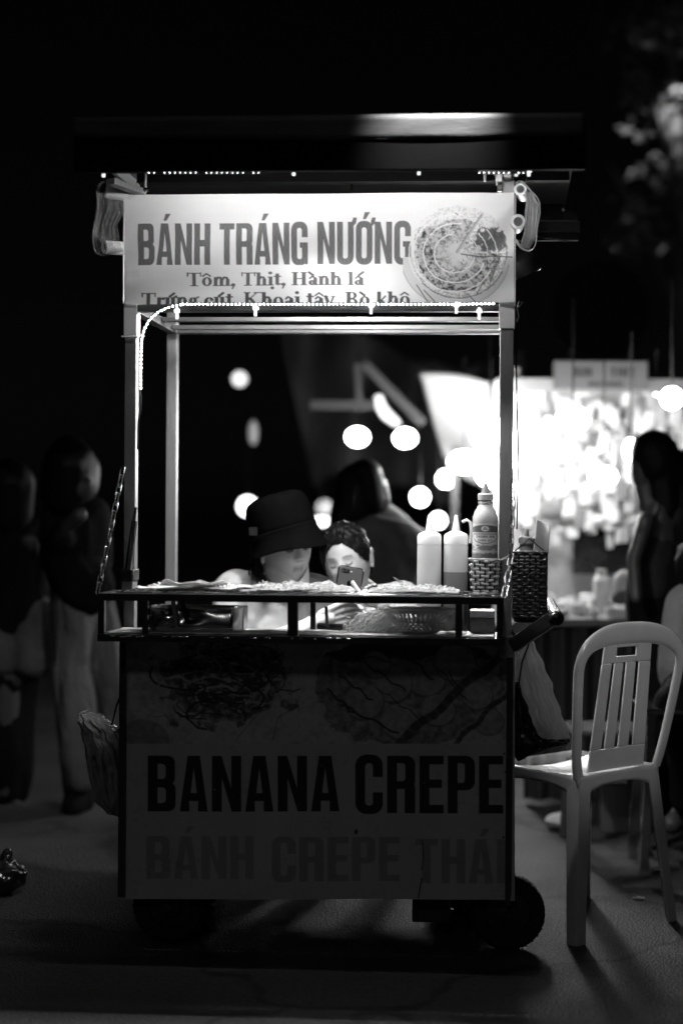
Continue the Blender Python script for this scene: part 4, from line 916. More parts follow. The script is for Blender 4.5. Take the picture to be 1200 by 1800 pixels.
# mug handle shaped hook behind the bottles
o = MB().tube([L(812, 918, .09), L(820, 914, .09), L(826, 918, .09), L(828, 935, .09), L(826, 955, .09)], .004, 10).build('hook', mat('pale_hook', .5, .3), None, mtx=CART.copy(), smooth=True); tag(o, 'pale curved hook between the squeeze bottles and the chilli bottle', 'hook')
# chilli bottle
def chilli():
    x = L(852, 980, -.01).x; zb_ = L(852, 1040, -.01).z; z = lambda py: L(852, py, -.01).z - zb_
    t = thing('chilli_bottle', 'clear sauce bottle with a printed label and pointed cap in the pale basket', 'bottle', at(x, .02, zb_))
    w_ = .0335
    mg = mat('clear_bottle', .62, .15, 0, .15, 30, .3, 40, trans=.25, coat=.5)
    MB().lathe([(.001, 0), (w_ * .9, 0), (w_, .008), (w_, z(918)), (w_ * .97, z(909)), (w_ * .8, z(898)), (w_ * .56, z(889)), (w_ * .5, z(886)), (w_ * .48, z(880))], 40).build('body', mg, t, smooth=True)
    MB().lathe([(w_ * .58, z(879)), (w_ * .6, z(869)), (w_ * .52, z(867))], 30).build('cap', mat('cap_grey', .42, .35), t, smooth=True)
    MB().lathe([(w_ * .34, z(866.5)), (w_ * .3, z(862)), (w_ * .12, z(849)), (.001, z(848))], 24).build('nozzle', mat('nozzle_grey', .2, .4), t, smooth=True)
    MB().tube([(w_ * .54 * math.cos(q * .5), w_ * .54 * math.sin(q * .5), z(884) + .002 * math.sin(q * 1.3)) for q in range(26)], .0013, 5).build('string', mat('twine', .5, .8), t)
    lc = Canvas(0, 0, 60, 90, 5, .66); lc.base = .66; X, Y = lc.X, lc.Y
    lc.a = np.where(Y < 16 - 6 * np.cos((X - 30) / 14), .66, lc.a); lc.a = np.where((Y > 4 + 6 * ((X - 30) / 30) ** 2) & (Y < 22), .12, lc.a)
    lc.oval(30, 13, 7.5, 6.5, .75)
    for q in range(3): lc.oval(30 + 2.6 * math.cos(q * 2.1 - 1.57), 13 + 2.4 * math.sin(q * 2.1 - 1.57), 1.9, 1.7, .08)
    sh = [(4, 25), (56, 25), (58, 33), (50, 44), (38, 49), (30, 50), (22, 49), (10, 44), (2, 33)]
    lc.poly(sh, .1); lc.poly([(30 + (a - 30) * .92, 37 + (b_ - 37) * .84) for a, b_ in sh], .72)
    bigword(lc, 'THANH NHI', 11, 49, 29, 35.5, .12); bigword(lc, 'TUONG', 15, 32, 39, 44, .18); bigword(lc, 'OT', 35, 44, 39, 44, .18)
    nn = fnoise(lc.a.shape, 22, 31); lc.a = np.where((Y > 52) & (Y < 70) & (nn > .48), .2, lc.a); lc.a = np.where(Y > 71, .17, lc.a)
    lc.a = np.where((Y > 66) & (Y < 74) & (nn > .5), .6, lc.a); lc.oval(30, 60, 15, 6, .25)
    za, zc = z(920), z(985)
    def pl(x_, y_):
        a = R(-90) + (x_ - 30) / 30 * R(70); return Vector((math.cos(a) * w_ * 1.012, math.sin(a) * w_ * 1.012, za + (zc - za) * y_ / 90))
    printed('label_print', lc, pl, mat('bottle_label', .5, .35, attr='tone', var=.05), t, 1.0)
chilli()
# woven baskets
def basket(label, x, y, z0, w0, w1, d, h, rows, cols, mh, mv, back, hstrand):
    t = thing('woven_basket', label, 'basket', at(x, y, z0))
    def edge(v): return (w0 + (w1 - w0) * v) / 2
    for j in range(rows):   # one strand per row, going over and under the stakes
        v = (j + .5) / rows; wx = edge(v); pts = []
        n = cols * 4
        per = [(-wx, -d / 2), (wx, -d / 2), (wx, d / 2), (-wx, d / 2)]
        ring = []
        for s_ in range(4):
            a_, b_ = Vector(per[s_]), Vector(per[(s_ + 1) % 4]); m_ = cols * 2 if s_ % 2 == 0 else cols
            nv = Vector(((b_ - a_).y, -(b_ - a_).x)).normalized()
            for i in range(m_):
                u = i / m_; q = a_.lerp(b_, u); ph = math.sin(math.pi * (i + .5) * (cols / m_) + math.pi * (j % 2)) if True else 0
                q = q + nv * .0018 * (1 if math.sin(math.pi * cols * u * 1.0 + math.pi * (j % 2) + .01) > 0 else -1)
                ring.append(q)
        hh = h / rows * hstrand / 2
        vs = []; N = len(ring)
        for q in ring: vs += [(q.x, q.y, v * h - hh), (q.x, q.y, v * h + hh)]
        MB().add(vs, [(2 * i, 2 * ((i + 1) % N), 2 * ((i + 1) % N) + 1, 2 * i + 1) for i in range(N)]).build('strand', mh, t, smooth=True, solid=.0016)
    for i in range(cols + 1):
        for sy in (-1, 1):
            u = i / cols * 2 - 1
            MB().bar((u * w0 / 2 * .99, sy * (d / 2 - .0004), 0), (u * w1 / 2 * .99, sy * (d / 2 - .0004), h), w0 / cols * .42, .0014, up=(0, 1, 0)).build('stake', mv, t)
    MB().tube([(-w1 / 2, -d / 2, h), (w1 / 2, -d / 2, h), (w1 / 2, d / 2, h), (-w1 / 2, d / 2, h)], .003, 8, closed=True).build('rim', mh, t, smooth=True)
    MB().box(-w0 / 2 + .002, w0 / 2 - .002, -d / 2 + .002, d / 2 - .002, .001, .004).build('bottom', back, t)
    return t
M_PALE = mat('pale_bamboo_strip', .58, .45, 0, .18, 30, .3, 120, coat=.15); M_PALE2 = mat('pale_bamboo_stake', .3, .6, 0, .2, 30)
M_DKW = mat('dark_rattan', .075, .3, 0, .45, 60, .3, 100, coat=.35); M_DKW2 = mat('dark_rattan_stake', .02, .5, 0, .3, 40)
M_INS = mat('basket_inside', .03, .8)
xb = L(852, 1010, -.02).x; zb0 = L(852, 1050, -.02).z; zb1 = L(852, 984, -.02).z
basket('pale woven bamboo basket tied to the right post, holding the chilli bottle', xb, .02, zb0, .067, .083, .072, zb1 - zb0, 10, 6, M_PALE, M_INS, M_INS, .62)
xd = L(931, 1030, -.03).x; zd0 = L(931, 1088, -.03).z; zd1 = L(931, 972, -.03).z
bk = basket('dark woven rattan basket hanging outside the right post', xd, .02, zd0, .084, .086, .088, zd1 - zd0, 20, 6, M_DKW, M_DKW2, M_INS, .74)
MB().tube([(-.043, -.044, zd1 - zd0), (-.003, -.044, zd1 - zd0 + .036), (.035, -.044, zd1 - zd0 + .006)], .0016, 6).build('wire_handle', M_DKW2, bk, smooth=True)
bg_ = MB().lathe([(.05, -.012), (.046, -.022), (.02, -.027), (.001, -.028)], 24, Matrix.Translation((0, 0, .012)), sx=.85, sy=.85).build('round_base', M_DKW2, bk, smooth=True)
o = thing('white_bottle', 'white plastic bottle with a narrow spout standing in the dark basket', 'bottle', at(xd - .008, .03, zd0 + .01))
hh = zd1 - zd0 - .01
MB().lathe([(.001, 0), (.03, 0), (.032, .01), (.032, hh - .01), (.018, hh + .006), (.019, hh + .022)], 30).build('body', mat('white_bottle_plastic', .66, .35, sss=.2), o, smooth=True)
MB().lathe([(.022, hh + .0225), (.0215, hh + .036), (.014, hh + .04)], 30).build('cap', mat('white_cap', .7, .35), o, smooth=True)
MB().lathe([(.007, hh + .0405), (.005, hh + .056), (.0025, hh + .06)], 16).build('spout', mat('grey_spout', .3, .4), o, smooth=True)
o = thing('plastic_tub', 'cloudy white plastic tub behind the bottle in the dark basket', 'tub', at(xd - .012, .052, zd0 + .06))
MB().lathe([(.001, 0), (.026, 0), (.034, .1), (.034, .108), (.03, .112)], 30).build('body', mat('cloudy_plastic', .88, .4, 0, .2, 30), o, smooth=True)
g = MB().grid(lambda u, v: (-.019 + .038 * u, .008 * math.sin(math.pi * u) , -.1 + (.19 - .012 * u) * v), 10, 2)
o = g.build('cardboard_sleeve', mat('grey_cardboard', .26, .6, 0, .08, 10), None, solid=.002, smooth=True, mtx=at(L(950, 960, .068).x, .068, L(952, 975, .068).z + .0, Matrix.Rotation(R(4), 4, 'Y'))); tag(o, 'upright grey curved card standing at the back of the dark basket', 'card')

# knife roll taped to the left post
kt = thing('metal_tube', 'slanted shiny tube taped to the left post', 'tube', CART)
MB().tube([L(226, 1002, -.03), L(236, 916, -.02)], [.0105, .0075], 18).build('sleeve', M_STEEL, kt, smooth=True)
MB().tube([L(235, 918, -.02), L(239, 892, -.02)], [.0045, .0035], 8).build('blade', M_DARKMETAL, kt, smooth=True)
MB().box(xl0 - .003, xl1 + .004, -.034, PW + .004, L(228, 1022, -.03).z, L(228, 1001, -.03).z).build('tape', M_BLACKPL, kt, bevel=.004)
MB().box(xl0 + .001, xl1 + .001, -.024, -.005, L(228, 1037, -.03).z, L(228, 1022.5, -.03).z).build('tube_end', M_ALU, kt, bevel=.002)

# rolls of plastic bags hanging at both top corners
M_FILM = mat('plastic_film', .75, .12, 0, .15, 14, .9, 22, alpha=.26, coat=.8, dist=.02, stretch=(3, 3, 1))
M_ROLL = mat('bag_roll', .85, .3, 0, .1, 20, .5, 40, coat=.3)
M_CORE = mat('roll_core', .2, .6)
def bagroll(label, c, ax, r, ln, group='rolls of plastic bags'):
    t = thing('bag_roll', label, 'bag roll', CART @ Matrix.Translation(c) @ Vector(ax).to_track_quat('Z', 'X').to_matrix().to_4x4(), group)
    MB().lathe([(r * .62, 0), (r, 0), (r, ln), (r * .62, ln), (r * .62, 0)], 28).build('film_layers', M_ROLL, t, smooth=True, bevel=.001)
    MB().lathe([(r * .5, -.001), (r * .61, -.001), (r * .61, ln), (r * .5, ln), (r * .5, -.001)], 24).build('core', M_CORE, t, smooth=True)
    MB().lathe([(.0005, .012), (r * .49, .012)], 16).build('core_plug', M_INS, t)
bagroll('roll of clear bags at the top left corner, upper one', L(186, 336, -.02), (1, .35, -.12), .0155, .06)
bagroll('roll of clear bags at the top left corner, lower one with open end', L(183, 434, -.035), (1, .8, .04), .0175, .065)
bagroll('roll of bags beside the top right corner, upper one', L(914, 332, -.02), (.12, 1, 0), .0165, .08)
bagroll('roll of bags beside the top right corner, lower one', L(910, 389, -.03), (-.05, 1, .04), .019, .09)
def film(label, outl, y0, y1, wob_=.004):
    n = len(outl)
    def f(u, v):
        i = u * (n - 1); k = min(int(i), n - 2); t = i - k
        p0 = outl[max(k - 1, 0)]; p1 = outl[k]; p2 = outl[k + 1]; p3 = outl[min(k + 2, n - 1)]
        q = [.5 * (2 * p1[d] + (p2[d] - p0[d]) * t + (2 * p0[d] - 5 * p1[d] + 4 * p2[d] - p3[d]) * t * t + (3 * p1[d] - p0[d] - 3 * p2[d] + p3[d]) * t ** 3) for d in (0, 1)]
        y = y0 + (y1 - y0) * v; p = L(q[0], q[1], -.03)
        s_ = wob_ * noise.noise(Vector((u * 5, v * 9, y0 * 9)))
        return (p.x + s_, y, p.z + s_ * .5)
    o = MB().grid(f, 60, 14).build('plastic_film', M_FILM, None, smooth=True, mtx=CART.copy())
    return tag(o, label, 'plastic bag')
def sheet_film(label, left, right, y0, m, seed, amp=.012):
    def cr(pts, t):
        i = t * (len(pts) - 1); k = min(int(i), len(pts) - 2); q = i - k; q = q * q * (3 - 2 * q)
        return [pts[k][d] * (1 - q) + pts[k + 1][d] * q for d in (0, 1)]
    def f(u, v):
        a_, b_ = cr(left, v), cr(right, v); px, py = a_[0] + (b_[0] - a_[0]) * u, a_[1] + (b_[1] - a_[1]) * u
        p = L(px, py, y0); p.y += amp * noise.noise(Vector((u * 7 + v * 1.5, v * 1.2, seed))) * 1.6 + amp * .6 * noise.noise(Vector((u * 18, v * 3, seed + 4))); return p
    return tag(MB().grid(f, 50, 50).build('plastic_film', m, None, smooth=True, mtx=CART.copy()), label, 'plastic bag')
M_FILM2 = mat('cloudy_film', .8, .2, 0, .15, 14, .8, 22, alpha=.75, coat=.6, dist=.01); translucent(M_FILM2, .4)
sheet_film('clear wrinkled film hanging between the two left bag rolls', [(173, 338), (174, 365), (167, 395), (165, 420), (171, 447)], [(219, 348), (219, 372), (206, 396), (210, 420), (219, 443)], -.035, M_FILM, 3.3)
film('narrow fold of film along the outer side of the left bag rolls', [(200, 322), (180, 321), (173, 334), (174, 360), (168, 392), (165, 415), (168, 440), (180, 449), (200, 446)], -.045, -.025)
sheet_film('cloudy crumpled film hanging beside the two right bag rolls', [(922, 338), (925, 352), (922, 372), (921, 405), (914, 432)], [(934, 334), (948, 360), (947, 385), (940, 420), (930, 438)], -.02, M_FILM2, 8.1)
film('cloudy rim of plastic film looped round the two right bag rolls', [(905, 322), (914, 319), (930, 332), (946, 350), (949, 372), (944, 400), (940, 430), (930, 440), (916, 434), (906, 420)], -.04, -.015).data.materials[0] = M_FILM2
# dark domed lid hanging behind the right corner
ld_ = thing('domed_lid', 'dark domed pan lid hanging behind the right top corner', 'lid', at(L(905, 470, .06).x, .08, L(905, 470, .06).z, Matrix.Rotation(R(-20), 4, 'Y') @ Matrix.Rotation(R(15), 4, 'X')))
MB().lathe([(.001, .05), (.02, .048), (.045, .034), (.062, .012), (.068, -.018)], 40).build('dome', mat('dark_lid', .05, .35, .3, .2, 20), ld_, smooth=True, solid=.0015)
MB().tube([(.0685 * math.cos(q / 36 * 6.2832), .0685 * math.sin(q / 36 * 6.2832), -.018) for q in range(36)], .0018, 6, closed=True).build('rim', M_STEEL, ld_, smooth=True)
for pts, lb in (([(942, 416), (975, 419), (1000, 424)], 'bent bright wire sticking out right of the bag rolls'), ([(905, 545), (914, 538), (918, 530), (912, 528), (909, 540), (912, 556), (908, 566)], 'tangle of thin wire at the right post below the banner'), ([(928, 301), (926, 312), (922, 320)], 'short twisted wire hanging from the roof edge at the right')):
    tag(MB().tube([L(a_, b_, .03 if a_ > 930 else -.02) for a_, b_ in pts], .0022 if pts[0][0] > 940 else .0011, 6).build('wire', M_CHROME, None, smooth=True, mtx=CART.copy()), lb, 'wire')
# carrier bags hanging at both sides below the tray
def sack(name, label, outl, y0, dep, m, folds, seed, parent_m=None):
    """closed bag surface: outl = list of (py, left px, right px) from neck to bottom"""
    n = len(outl) - 1
    def f(u, v):
        i = v * n; k = min(int(i), n - 1); t = i - k; t = t * t * (3 - 2 * t)
        py = outl[k][0] + (outl[k + 1][0] - outl[k][0]) * (i - k); a_ = outl[k][1] + (outl[k + 1][1] - outl[k][1]) * t; b_ = outl[k][2] + (outl[k + 1][2] - outl[k][2]) * t
        c0, c1 = L(a_, py, y0), L(b_, py, y0); cx = (c0.x + c1.x) / 2; rx = (c1.x - c0.x) / 2; an = 2 * math.pi * u
        q = 1 + .045 * math.sin(an * folds + seed + v * 2) * (1 - v * .6) + .09 * (.5 - abs(noise.noise(Vector((math.cos(an) * 5 + v * 2, math.sin(an) * 5, v * 2.5 + seed))) * 2)) + .04 * (.4 - abs(noise.noise(Vector((math.cos(an) * 14 + v * 6, math.sin(an) * 14, v * 9 + seed))) * 2)) + .12 * noise.noise(Vector((math.cos(an) * 2.5, math.sin(an) * 2.5, v * 4 + seed))) + .07 * abs(noise.noise(Vector((math.cos(an) * 9, math.sin(an) * 9, v * 3.5 + seed)))) - .03
        return (cx + rx * math.cos(an) * q, y0 + dep * (.25 + .75 * math.sin(math.pi * min(1, v * .8 + .1))) * math.sin(an) * q, (c0.z + c1.z) / 2)
    return tag(MB().grid(f, 110, 44).build(name, m, None, smooth=True, mtx=CART.copy(), solid=.0006), label, 'plastic bag')
M_BAGW = mat('cloudy_bag', .92, .3, 0, .2, 10, 1, 14, alpha=.8, coat=.3, dist=.03, stretch=(4, 4, 1))
translucent(M_BAGW, .6)
M_BAGD = mat('dark_clear_bag', .3, .2, 0, .3, 12, 1, 22, alpha=.85, coat=.7, dist=.03)
sack('carrier_bag', 'cloudy white carrier bag hanging from the push handle', [(1118, 920, 932), (1135, 912, 940), (1170, 908, 955), (1210, 915, 970), (1250, 930, 985), (1285, 942, 998), (1297, 946, 1001)], .04, .06, M_BAGW, 7, 1)
sack('carrier_bag', 'dark bag with a flat base hanging under the cloudy bag', [(1200, 904, 925), (1250, 902, 940), (1290, 900, 970), (1298, 900, 1000), (1303, 900, 1001), (1315, 902, 960), (1330, 905, 925), (1335, 908, 915)], .07, .06, M_BLACKPL, 5, 3)
tag(MB().tube([L(932, 1098, -.02), L(930, 1130, -.02), L(917, 1165, -.02), L(912, 1200, -.02), L(918, 1235, -.02), L(932, 1262, -.02), L(938, 1285, -.02)], .0022, 6).build('cord', M_BLACKPL, None, smooth=True, mtx=CART.copy()), 'black cord curving down over the hanging carrier bag', 'cord')
sack('rubbish_bag', 'shiny dark plastic bag hanging low at the left side of the cart', [(1252, 143, 156), (1262, 140, 178), (1285, 146, 205), (1320, 155, 222), (1360, 160, 230), (1400, 168, 232), (1425, 190, 232), (1433, 210, 225)], .1, .08, M_BAGD, 9, 2)
tag(MB().tube([L(213, 1220, .0), L(205, 1240, .05), L(196, 1275, .06)], .0025, 6).build('cord', M_BLACKPL, None, smooth=True, mtx=CART.copy()), 'black cord holding the low bag at the left side', 'cord')

#=CHAIR=
# ================================================================== plastic chair beside the cart
A_ = P(1032, 1645, 4.17); A_.z = 0; B_ = Vector((A_.x + .245, A_.y + .215, 0))
ex = (B_ - A_).normalized(); ang_c = math.atan2(ex.y, ex.x)
def chair(label, mtx, m):
    t = thing('plastic_chair', label, 'chair', mtx)
    W = .15; SZ = .445; SD = .31            # back edge along x, the seat runs towards +y
    def seat(u, v):
        x = (-W - .01 + (2 * W + .02) * u) * (1 + .12 * v); y = -.01 + SD * v
        e = min(u, 1 - u, v, 1 - v)
        return (x, y, SZ - .03 * (math.sin(math.pi * u) * math.sin(math.pi * v)) ** .6 - .03 * max(0, v - .8) / .2 - .012 * math.exp(-e * 40) + .0012 * noise.noise(Vector((x * 60, y * 60, 0))))
    MB().grid(seat, 40, 40).build('seat', m, t, smooth=True, solid=.004)
    ap = MB()
    rimp = [(-W - .012, -.012), (W + .012, -.012), (W * 1.12 + .012, SD), (-W * 1.12 - .012, SD)]
    for s_ in range(4):
        a_, b_ = rimp[s_], rimp[(s_ + 1) % 4]
        def f(u, v, a_=a_, b_=b_):
            dp = .03 + .045 * (abs(2 * u - 1) ** 3)
            return (a_[0] + (b_[0] - a_[0]) * u, a_[1] + (b_[1] - a_[1]) * u, SZ - .006 - dp * v)
        ap.grid(f, 24, 4)
    ap.build('apron', m, t, smooth=True, solid=.004)
    for (x, y, sx, sy) in ((-W, 0, -1, -1), (W, 0, 1, -1), (-W * 1.1, SD - .03, -1, 1), (W * 1.1, SD - .03, 1, 1)):
        g = MB(); n = 8
        def leg(u, v, x=x, y=y, sx=sx, sy=sy):     # an L-shaped, tapering leg
            w_ = .04 * (1 - .25 * v); q = (u - .5) * 2
            ox = x + sx * .045 * v; oy = y + sy * .035 * v
            return (ox - sx * w_ * max(0, q) * 1.1 + sx * .01, oy - sy * w_ * max(0, -q) * 1.1 + sy * .01, (SZ - .015) * (1 - v))
        g.grid(leg, 8, n).build('leg', m, t, smooth=False, solid=.007, bevel=.002)
    def bk(x, z): return -.012 - .13 * max(0, z - SZ) + .02 * math.cos(x / W * 1.2)
    arch = []
    for k in range(41):
        u = k / 40; a = math.pi * u
        x = -math.cos(a) * (W + .062) ; z = SZ - .01 + .33 + .085 * math.sin(a)
        if u < .22: x = -(W + .01 + .048 * (u / .22) ** .7); z = SZ - .01 + .285 * (u / .22)
        if u > .78: x = (W + .01 + .048 * ((1 - u) / .22) ** .7); z = SZ - .01 + .285 * ((1 - u) / .22)
        if .22 <= u <= .78:
            q = (u - .22) / .56 * math.pi; cs = math.cos(q); x = -(W + .058) * math.copysign(abs(cs) ** .75, cs); z = SZ + .275 + .096 * math.sin(q) ** .8
        arch.append((x, bk(x, z), z))
    rs_ = [.016 if abs(i - 20) < 14 else .0165 for i in range(41)]
    g = MB()
    n = len(arch); vs = []
    for i, p in enumerate(arch):   # a flat band profile standing on edge
        p = Vector(p); d = (Vector(arch[min(i + 1, n - 1)]) - Vector(arch[max(i - 1, 0)])).normalized(); nn = Vector((0, -1, -.13)).normalized(); s_ = d.cross(nn).normalized()
        wd = .0175 + .013 * math.exp(-((i - 20) / 7) ** 2)
        for k in range(12):
            a = 2 * math.pi * k / 12; vs.append(p + s_ * wd * math.cos(a) + nn * .0085 * math.sin(a))
    fs = [(i * 12 + k, i * 12 + (k + 1) % 12, (i + 1) * 12 + (k + 1) % 12, (i + 1) * 12 + k) for i in range(n - 1) for k in range(12)]
    MB().add(vs, fs).build('back_frame', m, t, smooth=True)
    hw = lambda z: .115 - .022 * (z - SZ) / .4
    zs0, zs1 = SZ + .055, SZ + .29
    def plate(nm, xa, xb, z0, z1):
        def f(u, v):
            z = z0 + (z1 - z0) * v; x = (xa + (xb - xa) * u) * hw(z); return (x, bk(x, z) + .002, z)
        MB().grid(f, 8, 12).build(nm, m, t, smooth=True, solid=.006, bevel=.002)
    plate('back_base', -1, 1, SZ - .004, zs0)
    for a_, b_ in ((-1, -.58), (-.43, -.075), (.075, .43), (.58, 1)): plate('slat', a_, b_, zs0 + .0005, zs1)
    plate('back_top', -1, -.42, zs1 + .0005, SZ + .355); plate('back_top', .42, 1, zs1 + .0005, SZ + .355); plate('back_top', -.415, .415, zs1 + .0005, zs1 + .018); plate('back_top', -.415, .415, zs1 + .043, SZ + .355)
    return t
chair('grey plastic chair with slotted back standing right of the cart', Matrix.Translation(A_ + Vector((.0, 0, 0))) @ Matrix.Rotation(ang_c, 4, 'Z') @ Matrix.Translation((.112, 0, 0)), M_PLASTIC)
tag(MB().box(-.014, .014, -.006, .006, 0, .004).box(-.004, .02, -.004, .008, .004, .007).build('litter', mat('white_paper_scrap', .7, .5), None, mtx=Matrix.Translation((P(1120, 1578, 4.58).x, 4.58, .001)) @ Matrix.Rotation(R(-30), 4, 'Z')), 'crumpled white scrap lying on the asphalt under the chair', 'litter')

#=PEOPLE=
# ================================================================== people
def head_point(d, s, cheeks=0):
    """surface of a head (looks to -y, z up) in direction d, scaled by s"""
    a, b, c = .072, .092, .112
    x, y, z = d.x * a, d.y * b, d.z * c
    w_ = d.z; front = max(0, -d.y)
    if w_ < 0:
        k = 1 - (.30 - .12 * cheeks) * (-w_) ** 1.6; x *= k
        if d.y > 0: y *= 1 - .35 * (-w_)
        else: y *= 1 - .08 * (-w_) ** 2
    if w_ > 0: x *= 1 + .05 * w_ * (1 - w_) * 4 * .5
    u = d.x
    def g(u0, w0, su, sw, amp): return amp * math.exp(-((u - u0) / su) ** 2 - ((w_ - w0) / sw) ** 2)
    if front > 0:
        f = 0
        if -.32 < w_ < .3:
            t = min(1, max(0, (.16 - w_) / .34)); f += (.004 + .017 * t) * math.exp(-(u / (.10 + .05 * t)) ** 2) * (1 if w_ > -.2 else math.exp(-((w_ + .2) / .06) ** 2)) * (1 if w_ < .12 else math.exp(-((w_ - .12) / .12) ** 2))
        f += g(.16, -.2, .07, .06, .0095) + g(-.16, -.2, .07, .06, .0095)
        f -= g(.07, -.27, .04, .03, .004) + g(-.07, -.27, .04, .03, .004)
        f -= g(.36, .08, .17, .11, .0085) + g(-.36, .08, .17, .11, .0085)
        f += g(.36, .05, .12, .07, .0055) + g(-.36, .05, .12, .07, .0055)
        f += g(.34, .24, .2, .06, .0025) + g(-.34, .24, .2, .06, .0025)
        f += g(0, -.42, .24, .05, .0058) + g(0, -.54, .19, .055, .0068) - g(0, -.48, .24, .022, .005) - g(0, -.62, .2, .04, .003)
        f += g(.42, -.2, .2, .18, .004 + .003 * cheeks) + g(-.42, -.2, .2, .18, .004 + .003 * cheeks)
        f += g(0, -.82, .25, .12, .006)
        y -= f * min(1, front * 2)
    return Vector((x, y, z)) * s
def head_mesh(M, s, cheeks=0, n=110, m=90):
    vs = []; fs = []
    for j in range(m + 1):
        ph = math.pi * j / m
        for i in range(n):
            th = 2 * math.pi * i / n; d = Vector((math.cos(th) * math.sin(ph), math.sin(th) * math.sin(ph), math.cos(ph)))
            vs.append(M @ head_point(d, s, cheeks))
    for j in range(m):
        for i in range(n):
            q = (j * n + i, (j + 1) * n + i, (j + 1) * n + (i + 1) % n, j * n + (i + 1) % n)
            fs.append(q)
    # merge the pole rings
    vm = {}; out = []; idx = []
    for k, v in enumerate(vs):
        key = 'N' if k < n else ('S' if k >= m * n else k)
        if key not in vm: vm[key] = len(out); out.append(v)
        idx.append(vm[key])
    f2 = []
    for f in fs:
        q = []
        for i in f:
            if idx[i] not in q: q.append(idx[i])
        if len(q) > 2: f2.append(q)
    return out, f2
def face_tone(M, s, base, brow=.05, lids=True):
    Mi = M.inverted()
    def fn(co):
        p = Mi @ co; x, y, z = p.x / s, p.y / s, p.z / s
        t = base
        if y > 0 or abs(z) > .13: return t
        w_ = z / .112; c = math.sqrt(max(.05, 1 - w_ * w_)); u = x / .072
        if w_ < 0: u /= 1 - .28 * (-w_) ** 1.6
        au = abs(u)
        def g(u0, w0, su, sw): return math.exp(-((u - u0) / su) ** 2 - ((w_ - w0) / sw) ** 2)
        lip = max(math.exp(-((w_ + .43) / .035) ** 2), math.exp(-((w_ + .53) / .045) ** 2)) * (1 if abs(u) < .22 else math.exp(-((abs(u) - .22) / .05) ** 2))
        t *= 1 - .36 * lip; t *= 1 - .75 * math.exp(-((w_ + .48) / .015) ** 2) * (1 if abs(u) < .23 else 0)
        e = au - .36
        br = math.exp(-((w_ - (.27 - .9 * e * e)) / .03) ** 2) * (1 if abs(e) < .17 else math.exp(-((abs(e) - .17) / .04) ** 2))
        t = t * (1 - .75 * br) + brow * .75 * br
        if lids:
            ln_ = math.exp(-((w_ - (.015 + 1.8 * e * e)) / .034) ** 2) * (1 if abs(e) < .15 else 0)
            t = t * (1 - .97 * ln_) + .01 * .97 * ln_
            cr = math.exp(-((w_ - (.115 - 1.1 * e * e)) / .012) ** 2) * (1 if abs(e) < .13 else 0); t *= 1 - .3 * cr
        t *= 1 - .9 * min(1, g(.085, -.265, .055, .03) + g(-.085, -.265, .055, .03))
        return max(.01, t)
    return fn
def Rm(yaw, pitch, roll): return Matrix.Rotation(R(roll), 4, 'Y') @ Matrix.Rotation(R(yaw), 4, 'Z') @ Matrix.Rotation(R(pitch), 4, 'X')
def ear(M, s, side):
    c = M @ (Vector((side * .074, .012, -.005)) * s); r3 = M.to_3x3()
    return [('e', c, (.008 * s, .018 * s, .031 * s), r3), ('e', M @ (Vector((side * .079, .016, .014)) * s), (.006 * s, .013 * s, .014 * s), r3), ('e', M @ (Vector((side * .076, .004, -.03)) * s), (.005 * s, .008 * s, .009 * s), r3)]
def hand(w_, dirv, up, s=1.0, curl=.9, side=1):
    """a hand from wrist w_: palm plus five bent fingers, as capsules"""
    w_ = Vector(w_); d = Vector(dirv).normalized(); n = Vector(up).normalized(); n = (n - d * n.dot(d)).normalized(); q = d.cross(n) * side
    pr = [('c', w_, .022 * s, w_ + d * .03 * s, .022 * s)]
    for k in range(4):
        o = (k - 1.5) * .019 * s
        pr.append(('c', w_ + d * .015 * s + q * o * .7, .0125 * s, w_ + d * .082 * s + q * o, .0105 * s))
        ln_ = (.072, .08, .075, .058)[k] * s; a = w_ + d * .084 * s + q * o; dd = d.copy(); r_ = .0092 * s
        for f in (.45, .32, .25):
            ax = q; rot = Matrix.Rotation(-curl * .55 * side, 3, ax); dd = rot @ dd
            b = a + dd * ln_ * f; pr.append(('c', a, r_, b, r_ * .9)); a = b; r_ *= .9
    a = w_ + d * .025 * s - q * .028 * s; m_ = a + (d * .6 - q * .8 - n * .2).normalized() * .036 * s; e = m_ + (d * .85 - q * .1 - n * .5).normalized() * .032 * s
    pr += [('c', w_ + d * .01 * s, .016 * s, a, .014 * s), ('c', a, .013 * s, m_, .0105 * s), ('c', m_, .0105 * s, e, .009 * s)]
    return pr
